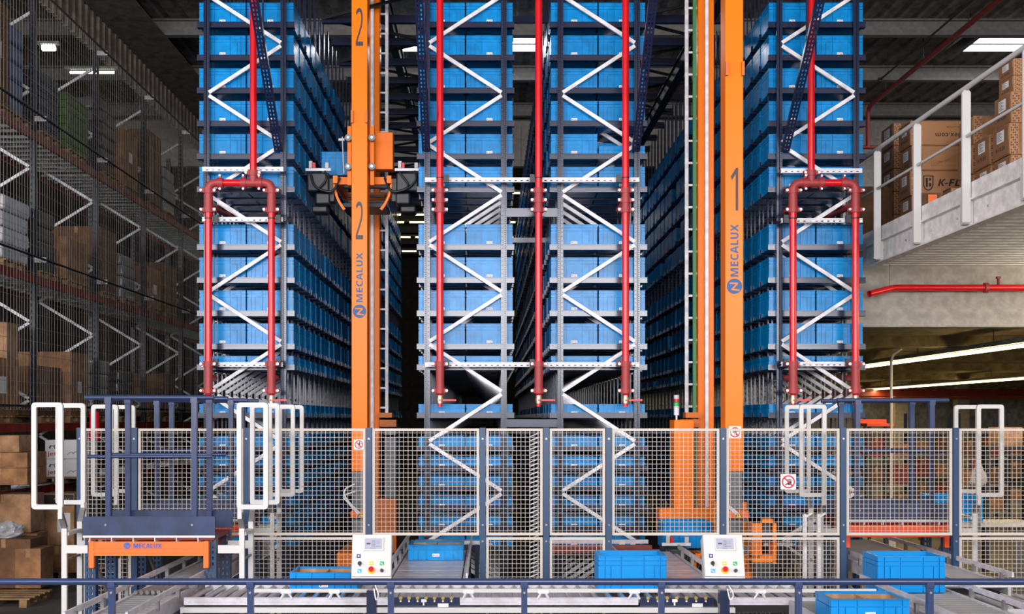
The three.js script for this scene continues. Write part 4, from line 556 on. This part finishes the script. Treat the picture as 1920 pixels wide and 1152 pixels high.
{ const d = 16.2, yl = PLEV[0];
  const y1 = yl + pallet(16.3, yl - 0.006, 'wooden pallet under the printed brown cartons at far left') - 0.006;
  carton(wx(12, d), y1, -d - 0.1, 0.82, 0.24, 0.7, MT.card, 'lower flat brown carton at far left'); carton(wx(12, d), y1 + 0.245, -d - 0.1, 0.82, 0.22, 0.7, MT.card, 'flat brown carton with purple letters at far left', { print: [inMat, 0.3, 0.15, -0.18, 0.11] }); carton(wx(8, d), y1 + 0.47, -d - 0.1, 0.6, 0.24, 0.6, MT.cardLight, 'topmost flat brown carton at far left, taped', {});
  const y2 = yl + pallet(18.4, yl - 0.006, 'wooden pallet under the white logo cartons', -6.98) - 0.006; const xw = wx(112, 18);
  carton(xw, y2, -18.4, 0.6, 0.29, 0.5, MT.paper, 'lower white carton with leaping deer logo', { print: [jetMat, 0.55, 0.27, 0, 0.145] }); carton(xw, y2 + 0.295, -18.4, 0.6, 0.31, 0.5, MT.paper, 'upper white carton with leaping deer logo', { print: [jetMat, 0.55, 0.28, 0, 0.155] });
  const y3 = pallet(16.0, 0.001, 'wooden pallet on the floor under the big front cartons', -6.95) + 0.001;
  carton(wx(35, 16.4), y3 + 0.7, -16.45, 0.52, 0.56, 0.5, MT.cardLight, 'light brown carton at the back of the floor pile'); carton(wx(18, 15.7), y3, -15.75, 0.75, 0.68, 0.5, MT.cardDark, 'big dark carton on the floor pallet at far left'); carton(wx(70, 15.8), y3, -15.7, 0.36, 0.55, 0.45, MT.card, 'brown carton on the floor pallet beside the big dark one'); carton(wx(35, 16.4), y3, -16.4, 0.7, 0.69, 0.4, MT.card, 'brown carton under the light brown one on the floor', {});
  const y4 = pallet(17.6, 0.001, 'wooden pallet on the floor under the carton with large numerals', -6.6) + 0.001;
  carton(wx(110, 17.3), y4 + 0.4, -17.5, 0.52, 0.8, 0.5, MT.cardLight, 'upright carton with large pale numerals on a dark band', { print: [tenMat, 0.5, 0.17, 0, 0.7], label: [0.2, 0.3, 0.1, 0.35] }); carton(wx(110, 17.3), y4, -17.5, 0.6, 0.39, 0.55, MT.card, 'low carton under the carton with large numerals');
  pallet(15.0, 0.001, 'empty wooden pallet lying on the floor at far left', -6.55);
  const bag = new THREE.IcosahedronGeometry(0.2, 4); { const p = bag.attributes.position; for (let i = 0; i < p.count; i++) { const x = p.getX(i) * 5, y = p.getY(i) * 5, z = p.getZ(i) * 5; const k = 0.85 + 0.14 * Math.sin(5.1 * x + 3 * z) + 0.12 * Math.sin(7.3 * y - 4.2 * x + 1) + 0.09 * Math.sin(11 * z + 6 * y); p.setXYZ(i, x * 0.2 * k * 1.15, Math.max(-0.09, y * 0.2 * k * 0.7), z * 0.2 * k); } bag.computeVertexNormals(); } const bt = thing('plastic_bag', 'crumpled clear plastic bag lying on the cartons at far left', 'bag', null, [wx(8, 15.6), y3 + 0.775, -15.72]); part(bt, 'film', bag, MT.film);
  const ex = thing('fire_extinguisher', 'small red fire extinguisher behind the rear ladder hoops', 'extinguisher', null, [wx(212, 17), wy(800, 17) - 0.2, -16.2]); part(ex, 'cylinder', cyl([0, 0, 0], [0, 0.42, 0], 0.07, 12), MT.red); part(ex, 'valve', cyl([0, 0.42, 0], [0, 0.5, 0], 0.03, 8), MT.chrome); part(ex, 'stand', [bx(0.04, wy(800, 17) - 0.22, 0.04, 0, -(wy(800, 17) - 0.22) / 2, -0.09), bx(0.2, 0.02, 0.2, 0, -(wy(800, 17) - 0.22) , -0.06)], MT.darkGrey);
}
// lamps in the space behind the pallet rack
[[22.8, 10.1, -9.14, -8.88, 0.065], [25, 10.28, -9.4, -8.4, 0.03]].forEach(([d, y, xa, xb, tr], i) => { const t = thing('fluorescent_lamp', i ? 'fluorescent lamp behind the green trays, above the pallet rack' : 'bright fluorescent lamp above the dark blue trays', 'lamp'); part(t, 'housing', box6(xa - 0.1, xb + 0.1, y + 0.07, y + 0.12, -d - 0.07, -d + 0.07), MT.galvDark); part(t, 'tube', cyl([xa, y, -d], [xb, y, -d], tr, 8), MT.tubeWhite); for (const x of [xa, xb]) part(t, 'hanger', cyl([x, y + 0.1, -d], [x, ROOF, -d], 0.008, 5), MT.darkGrey); rectLight(xb - xa, 0.12, [(xa + xb) / 2, y - 0.1, -d], [(xa + xb) / 2, 0, -d - 0.001], TUBE, 0xeaffdc); });

// ---------------------------------------------------------------- mezzanine at the right
const MX = 5.2, YFL = 4.83;
{
  const g = structGroup('mezzanine_floor'); part(g, 'slab', box6(MX + 0.04, XR, 4.72, YFL, -33, -8), MT.wallDark);
  for (let z = -8.1; z > -15.3; z -= 0.21) part(g, 'soffit_tray', [box6(MX + 0.1, XR, 4.6, 4.62, z - 0.13, z), box6(MX + 0.1, XR, 4.62, 4.71, z - 0.13, z - 0.12), box6(MX + 0.1, XR, 4.62, 4.71, z - 0.01, z)], MT.mezz);
  const e = structGroup('trim_2'); const L = 25, zc = -20.5; part(e, 'edge_beam_web', bx(0.014, YFL - 4.56, L, MX, (YFL + 4.56) / 2, zc), MT.mezz); part(e, 'top_flange', bx(0.12, 0.014, L, MX, YFL, zc), MT.mezz); part(e, 'bottom_flange', bx(0.14, 0.016, L, MX, 4.55, zc), MT.mezz); for (let d = 10; d < 20; d += 0.75) part(e, 'bolt', cyl([MX - 0.007, 4.7, -d], [MX - 0.02, 4.7, -d], 0.014, 6), MT.chrome);
  const r = thing('mezzanine_railing', 'white guard railing along the mezzanine edge at upper right', 'railing'); const top = wy(165, 11.83), midY = 5.5;
  for (let k = 0; k < 12; k++) { const d = 10.5 + k * 1.35, p = sub(r, 'rail_post'); const s = new THREE.Shape(); s.moveTo(-0.045, 4.58); s.lineTo(0.045, 4.58); s.lineTo(0.045, top - 0.05); s.lineTo(0, top + 0.01); s.lineTo(-0.045, top - 0.05); s.closePath(); const pg = new THREE.ExtrudeGeometry(s, { depth: 0.03, bevelEnabled: false }); part(p, 'post', pg, MT.white).position.set(MX - 0.1, 0, -d); part(p, 'bracket', bx(0.1, 0.26, 0.1, MX - 0.06, 4.7, -d - 0.06), MT.white); }
  part(r, 'top_rail', cyl([MX - 0.1, top, -9], [MX - 0.1, top, -32.9], 0.03, 10), MT.white); part(r, 'mid_rail', cyl([MX - 0.1, midY, -9], [MX - 0.1, midY, -32.9], 0.018, 8), MT.white); part(r, 'kick_plate', bx(0.008, 0.17, 24, MX - 0.04, YFL + 0.1, -20.9), MT.mezz);
  struct('trim_3', box6(4.95, XR, 3.76, 4.6, -15.6, -15.36), MT.fasciaWall);
  const cb = structGroup('ceiling_lower'); part(cb, 'slab', box6(4.95, XR, 3.9, 4.1, -60, -15.6), MT.soffitRoom); for (const d of [19, 23.5, 28.5, 35, 44]) part(cb, 'downstand_beam', box6(4.95, XR, 3.72, 3.9, -d - 0.3, -d), MT.soffitRoom);
  struct('wall_picking', box6(MX + 0.5, XR, 0, 3.9, -46.3, -46), MT.wallGrey); struct('trim_4', [box6(12, XR, 3.35, 3.62, -43.2, -43), box6(12, XR, 3.2, 3.3, -42.6, -42.5)], MT.rackRed);
  [[8.0, 3.58], [15.0, 3.6]].forEach(([x, y], i) => { const t = thing('fluorescent_lamp', i ? 'lower long row of fluorescent tubes under the mezzanine' : 'upper long row of fluorescent tubes under the mezzanine', 'lamp', 'tube rows under the mezzanine'); part(t, 'housing', box6(x - 0.06, x + 0.06, y + 0.045, y + 0.12, -45, -15.9), MT.galvDark); for (let d = 16; d < 44; d += 1.55) { part(t, 'tube', cyl([x, y, -d], [x, y, -d - 1.5], 0.028, 8), MT.tube); if (Math.round(d) % 3 === 0) part(t, 'hanger', cyl([x, y + 0.1, -d], [x, 3.9, -d], 0.008, 5), MT.darkGrey); } rectLight(0.12, 28, [x, y - 0.06, -30], [x, 0, -30.001], 45, 0xffe0a0); });
  { const x = 8.6, y = 4.1, t = thing('fluorescent_lamp', 'added unseen tube row brightening the front mezzanine soffit, beyond the right edge', 'lamp'); part(t, 'housing', box6(x - 0.05, x + 0.05, y - 0.06, y - 0.03, -14.8, -8.4), MT.galvDark); for (let d = 8.5; d < 14; d += 1.55) part(t, 'tube', cyl([x, y, -d], [x, y, -d - 1.5], 0.03, 8), MT.tubeWhite); for (const d of [9, 14]) part(t, 'hanger', cyl([x, y, -d], [x, 4.6, -d], 0.008, 5), MT.darkGrey); rectLight(0.12, 6, [x, y + 0.06, -11.6], [x, 9, -11.601], 130, 0xfff4dc); rectLight(6, 0.12, [x - 0.06, y, -11.6], [0, y, -11.6], 25, 0xfff4dc); }  // lamp row put in out of view to brighten the soffit trays
  const rp = thing('red_pipe', 'red horizontal pipe across the pale beam under the mezzanine', 'pipe'); const dz = 15.2, yp = wy(540, dz); part(rp, 'pipe', cyl([wx(1684, dz), yp, -dz], [12, yp, -dz], 0.045, 12), MT.red); part(rp, 'bent_pipe', tube([[wx(1684, dz), yp, -dz], [wx(1670, dz), yp - 0.01, -dz], [wx(1625, dz), wy(553, dz), -dz + 0.1]], 0.045, 12, 10), MT.red); part(rp, 'coupling', cyl([wx(1845, dz), yp, -dz], [wx(1852, dz), yp, -dz], 0.07, 12), MT.redCast); part(rp, 'sprinkler_head', [cyl([wx(1872, dz), yp, -dz], [wx(1872, dz), yp + 0.13, -dz], 0.02, 8), bx(0.05, 0.03, 0.05, wx(1872, dz), yp + 0.14, -dz)], MT.redDull); part(rp, 'hanger', cyl([wx(1668, dz), yp, -dz], [wx(1668, dz), 4.6, -dz], 0.006, 5), MT.galvDark);
  const sp = thing('red_pipe', 'dark red sprinkler pipe under the roof at upper right', 'pipe'); part(sp, 'pipe', cyl([10.4, 11.0, -12], [10.4, 11.0, -30], 0.06, 10), MT.redDull); part(sp, 'drop', tube([[10.4, 11.0, -30], [10.4, 10.95, -30.25], [10.4, 10.7, -30.35], [10.4, 9.9, -30.35]], 0.06, 14, 10), MT.redDull); part(sp, 'cross_pipe', cyl([10.1, 9.9, -30.35], [12, 9.9, -30.35], 0.055, 8), MT.redDull); for (const d of [24, 26.5, 29]) part(sp, 'hanger', cyl([10.4, 11.0, -d], [10.4, ROOF, -d], 0.012, 5), MT.darkSteel);
  const cd = thing('conduit', 'thin dark conduit running under the roof deck at upper right', 'conduit'); part(cd, 'tube', cyl([10.1, 11.2, -14], [10.1, 11.2, -28.5], 0.025, 6), MT.darkSteel); part(cd, 'end_box', bx(0.1, 0.1, 0.1, 10.1, 11.2, -28.55), MT.darkSteel); for (const d of [22, 28]) part(cd, 'hanger', cyl([10.1, 11.2, -d], [10.1, ROOF, -d], 0.008, 5), MT.darkSteel);
}
{ // picking area far under the mezzanine
  const cols = [[1686, 44, 0.5], [1802, 44, 0.46]]; cols.forEach(([px, d, w], i) => { const t = thing('column', i ? 'beige column under the mezzanine, the right one' : 'beige column under the mezzanine, the left one', 'column', 'columns under the mezzanine', [wx(px, d), 0, -d]); part(t, 'shaft', bx(w, 3.9, w, 0, 1.95, 0), MT.fasciaWall); part(t, 'base', bx(w + 0.1, 0.15, w + 0.1, 0, 0.076, 0), MT.concrete); });
  const cn = thing('conduit', 'pale vertical conduit hanging from the tube row under the mezzanine', 'conduit'); part(cn, 'tube', tube([[wx(1671, 19), 0.9, -19], [wx(1671, 19), 3.3, -19], [wx(1672, 19), 3.55, -19], [wx(1690, 19), 3.68, -19]], 0.025, 16, 6), MT.cream); part(cn, 'socket_box', bx(0.12, 0.9, 0.1, wx(1671, 19), 0.45, -19), MT.cream);
  const shelfWords = ['left', 'second', 'third', 'right']; [1660, 1745, 1835, 1915].forEach((px, i) => { const d = 25 + (i % 2) * 3, x = wx(px, d), t = thing('picking_shelf', `grey picking shelf with navy posts far under the mezzanine, ${shelfWords[i]} of four`, 'shelf', 'picking shelves', [x, 0, -d]); for (const sx of [-0.55, 0.55]) for (const sz of [-0.25, 0.25]) part(t, 'post', bx(0.05, 2.6, 0.05, sx, 1.3, sz), MT.navy); for (const y of [0.4, 1.0, 1.6, 2.2]) part(t, 'shelf', bx(1.15, 0.04, 0.55, 0, y, 0), MT.galvDark);
    [0.42, 1.02, 1.62].forEach((y, j) => { for (let q = 0; q < 2; q++) carton(x - 0.27 + q * 0.54, y + 0.001, -d, 0.42, 0.3 + 0.08 * ((i + j + q) % 3), 0.4, [MT.card, MT.cardDark, MT.rackRed][(i + j + q) % 3], `small carton, ${q ? 'right' : 'left'} on the ${['bottom', 'middle', 'upper'][j]} board of the ${shelfWords[i]} picking shelf`, { group: 'cartons on the picking shelves' }); }); });
  const rt = thing('red_tray', 'long red tray on a bench far behind the right rack', 'tray'); const d = 20; part(rt, 'tray', [bx(0.48, 0.05, 0.4, wx(1644, d), wy(797, d), -d), bx(0.48, 0.1, 0.02, wx(1644, d), wy(797, d) + 0.05, -d - 0.19)], MT.beamRed); part(rt, 'bench_leg', [bx(0.05, wy(797, d) - 0.03, 0.05, wx(1630, d), (wy(797, d) - 0.03) / 2, -d), bx(0.05, wy(797, d) - 0.03, 0.05, wx(1660, d), (wy(797, d) - 0.03) / 2, -d)], MT.darkGrey);
  const wc = { group: null }; carton(wx(1885, 18), 2.05, -18, 0.4, 0.3, 0.35, MT.cardLight, 'ochre carton on a tall stand near the right edge'); const st = thing('stand', 'dark stand under the ochre carton near the right edge', 'stand', null, [wx(1885, 18), 0, -18]); part(st, 'top', bx(0.8, 0.05, 0.5, 0, 2.024, 0), MT.darkGrey); for (const s of [-1, 1]) part(st, 'leg', bx(0.06, 2.0, 0.3, s * 0.35, 1.0, 0), MT.darkGrey);
}
// cartons stored on the mezzanine
const kBig = canvasMat(512, 180, (c, w, h) => { c.fillStyle = '#a8764c'; c.fillRect(0, 0, w, h); c.save(); c.translate(440, 70); c.rotate(Math.PI); c.fillStyle = '#2a1f1a'; c.font = 'bold 46px sans-serif'; c.fillText('www.kflex.com', 0, -20); c.font = '19px sans-serif'; c.fillText('INNOVATION IN INSULATION', 10, 34); c.restore(); });
const kFlex = canvasMat(512, 180, (c, w, h) => { c.fillStyle = '#a8764c'; c.fillRect(0, 0, w, h); c.fillStyle = '#1f1815'; c.font = 'italic bold 78px sans-serif'; c.fillText('K-FLEX', 110, 115); c.lineWidth = 8; c.strokeStyle = '#1f1815'; c.beginPath(); c.moveTo(20, 36); c.lineTo(84, 36); c.lineTo(84, 106); c.quadraticCurveTo(76, 141, 52, 148); c.quadraticCurveTo(26, 141, 20, 106); c.closePath(); c.stroke(); c.fillRect(34, 52, 14, 70); c.fillRect(56, 52, 16, 20); c.fillRect(56, 92, 16, 26); });
const kLine = canvasMat(512, 180, (c, w, h) => { c.fillStyle = '#a8764c'; c.fillRect(0, 0, w, h); c.strokeStyle = '#86592f'; c.lineWidth = 2; for (let i = 0; i < 7; i++) { c.beginPath(); c.moveTo(60, 170 - i * 10); c.lineTo(300, 20 + i * 18); c.stroke(); } c.strokeRect(60, 30, 260, 120); c.beginPath(); c.arc(220, 160, 90, 3.3, 6); c.stroke(); });
const kSideShaded = canvasMat(160, 160, (c, w, h) => { c.fillStyle = '#8a6142'; c.fillRect(0, 0, w, h); c.fillStyle = '#e4e0dc'; c.fillRect(40, 14, 76, 66); c.fillStyle = '#555'; for (let i = 0; i < 6; i++) c.fillRect(46, 20 + i * 9, 30 + (i * 17) % 34, 4); c.fillStyle = '#1f1815'; c.font = 'italic bold 30px sans-serif'; c.fillText('K-FLEX', 26, 128); });  // ground browner than the front print: shade of the end is in the colour
const dots = canvasMat(64, 128, (c, w, h) => { c.fillStyle = '#a8764c'; c.fillRect(0, 0, w, h); c.fillStyle = '#3a2a20'; for (let j = 0; j < 12; j++) for (let i = 0; i < 4; i++) if ((i * 7 + j * 5) % 3) c.fillRect(6 + i * 14, 4 + j * 10.5, 9, 6); });
{
  // long cartons: printed front, label and lettering on the left end, its shade painted in
  function mezzCarton(xl, y, d, w, h, dp, m, label, group, front, side = kSideShaded) {
    const t = thing('cardboard_box', label, 'box', group, [xl + w / 2, y, -d - dp / 2]); part(t, 'body', rbx(w, h, dp, 0.006, 0, h / 2, 0), m);
    if (front) part(t, 'print', sheet(Math.min(w - 0.16, 1.0), h * 0.92, -w / 2 + 0.14 + Math.min(w - 0.16, 1.0) / 2, h / 2, dp / 2 + 0.0015), front); part(t, 'dotted_strip', sheet(0.1, h * 0.96, -w / 2 + 0.06, h / 2, dp / 2 + 0.0018), dots);
    const g = sheet(dp * 0.92, h * 0.9); g.rotateY(-Math.PI / 2); part(t, 'shaded_side_print', g, side).position.set(-w / 2 - 0.0015, h / 2, 0);
    part(t, 'tape', bx(w, 0.002, 0.06, 0, h + 0.0005, 0), MT.cardLight); return t;
  }
  const xb = wx(1707, 15.0), H5 = 0.336;
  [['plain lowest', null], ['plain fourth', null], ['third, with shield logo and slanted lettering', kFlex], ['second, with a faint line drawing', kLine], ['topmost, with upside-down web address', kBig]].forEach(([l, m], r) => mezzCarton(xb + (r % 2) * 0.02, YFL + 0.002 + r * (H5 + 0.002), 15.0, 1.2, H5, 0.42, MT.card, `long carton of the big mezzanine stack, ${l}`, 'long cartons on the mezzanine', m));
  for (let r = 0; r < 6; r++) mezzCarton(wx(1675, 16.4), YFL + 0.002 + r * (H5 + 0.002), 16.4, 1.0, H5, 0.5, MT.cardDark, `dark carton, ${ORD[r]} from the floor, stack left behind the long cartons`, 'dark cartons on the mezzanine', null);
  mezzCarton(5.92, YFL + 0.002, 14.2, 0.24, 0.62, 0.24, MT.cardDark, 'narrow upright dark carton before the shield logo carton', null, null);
  { const t = thing('cardboard_box', 'small brown carton with orange sticker on the mezzanine', 'box', null, [5.62, YFL + 0.002, -14.2]); part(t, 'body', rbx(0.26, 0.52, 0.26, 0.006, 0, 0.26, 0), MT.cardDark); part(t, 'orange_sticker', bx(0.11, 0.14, 0.002, 0.02, 0.43, 0.1312), MT.beamOrange); }
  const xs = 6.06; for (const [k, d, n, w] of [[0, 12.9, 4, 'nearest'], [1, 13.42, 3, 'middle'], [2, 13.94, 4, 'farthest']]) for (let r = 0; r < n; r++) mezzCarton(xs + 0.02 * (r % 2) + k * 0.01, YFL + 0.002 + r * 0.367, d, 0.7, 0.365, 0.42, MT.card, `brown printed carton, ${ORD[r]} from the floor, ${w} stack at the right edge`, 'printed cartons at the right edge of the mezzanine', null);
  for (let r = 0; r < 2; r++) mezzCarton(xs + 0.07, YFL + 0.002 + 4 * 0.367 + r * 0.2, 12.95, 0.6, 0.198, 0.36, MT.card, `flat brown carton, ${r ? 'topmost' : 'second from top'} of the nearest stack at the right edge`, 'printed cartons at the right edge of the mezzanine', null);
  carton(5.75, YFL + 0.002, -16.9, 0.9, 1.1, 0.9, MT.cardDark, 'big dark carton farthest left on the mezzanine');
}

// details behind the fence
{ const d = 11.75, t = thing('cable_tray', 'pale vertical cable tray behind the centre fence door', 'tray', null, [wx(1001, d), 0, -d]); part(t, 'rail', [box6(-0.048, -0.04, 0, 2.36, -0.02, 0.02), box6(0.04, 0.048, 0, 2.36, -0.02, 0.02)], MT.galv); const gs = []; for (let y = 0.05; y < 2.34; y += 0.045) gs.push(bar([-0.044, y, 0], [0.044, y + 0.035, 0], 0.012, 0.012)); part(t, 'rungs', gs, MT.galv, { kind: 'stuff' }); }
{ const d = 12.9, g = new THREE.SphereGeometry(1, 16, 12), p = g.attributes.position; for (let i = 0; i < p.count; i++) { const x = p.getX(i), y = p.getY(i), z = p.getZ(i), k = 1 + 0.18 * Math.sin(6 * x + 5 * y) * Math.cos(7 * y - 4 * z); p.setXYZ(i, x * 0.09 * k * (1 - 0.25 * y), y * 0.14 * k, z * 0.08 * k); } g.computeVertexNormals(); const t = thing('cream_lump', 'crumpled cream sack behind the mesh near the right edge', 'lump', null, [wx(1834, d), wy(894, d), -d]); part(t, 'crumpled_form', g, MT.cream); part(t, 'red_stub', cyl([-0.05, 0.1, 0], [-0.06, 0.21, 0], 0.025, 8), MT.rackRed); part(t, 'stand', [box6(-0.02, 0.02, -wy(894, d), -0.1, -0.02, 0.02), box6(-0.12, 0.12, -wy(894, d), -wy(894, d) + 0.02, -0.12, 0.12)], MT.galvDark);  // crumpled cream form with a red stub on a stand, nature left open
  crate(wx(1832, 12.6), wy(988, 12.6), -13.3, false, 'blue storage box standing on end shelf behind the right fence edge', null, { noSticker: true }); const s = thing('side_bench', 'grey bench under the blue box at the right fence edge', 'bench', null, [wx(1850, 13.3), 0, -13.3]); part(s, 'top', bx(1.0, 0.05, 0.5, 0, wy(988, 12.6) - 0.026, 0), MT.cream); for (const q of [-1, 1]) part(s, 'leg', bx(0.05, wy(988, 12.6) - 0.05, 0.4, q * 0.45, (wy(988, 12.6) - 0.05) / 2, 0), MT.cream); }
{ // orange gearbox and grey posts of the transfer station right of crane 1
  const d = 12.3, t = thing('transfer_drive', 'orange boxy drive unit behind the fence right of the control panel', 'drive', null, [wx(1428, d), 0, -d]); part(t, 'frame', [box6(-0.12, -0.02, wy(1045, d), wy(972, d), -0.1, 0.1), box6(0.1, 0.14, wy(1055, d), wy(972, d), -0.1, 0.1), box6(-0.12, 0.14, wy(980, d), wy(972, d), -0.1, 0.1), box6(-0.12, 0.14, wy(1053, d), wy(1040, d), -0.1, 0.1)], MT.crane); part(t, 'motor', rbx(0.18, 0.22, 0.18, 0.03, 0.02, wy(998, d), -0.02), MT.darkGrey); part(t, 'stand', box6(-0.1, 0.1, 0, wy(1053, d), -0.08, 0.08), MT.darkGrey);
  for (const [px, l] of [[1506, 'left'], [1532, 'right']]) { const p = thing('steel_post', `pale steel post behind the lower right fence, the ${l} one`, 'post', null, [wx(px, 11.85), 0, -11.8]); part(p, 'post', bx(0.04, wy(965, 11.8), 0.04, 0, wy(965, 11.8) / 2, 0), MT.galv); part(p, 'bracket', bar([0, wy(970, 11.8), 0.02], [0.07, wy(962, 11.8), 0.02], 0.02, 0.02), MT.galv); } }
scene.traverse(o => { if (o.isMesh) { o.castShadow = true; o.receiveShadow = true; } });
renderer.render(scene, camera);
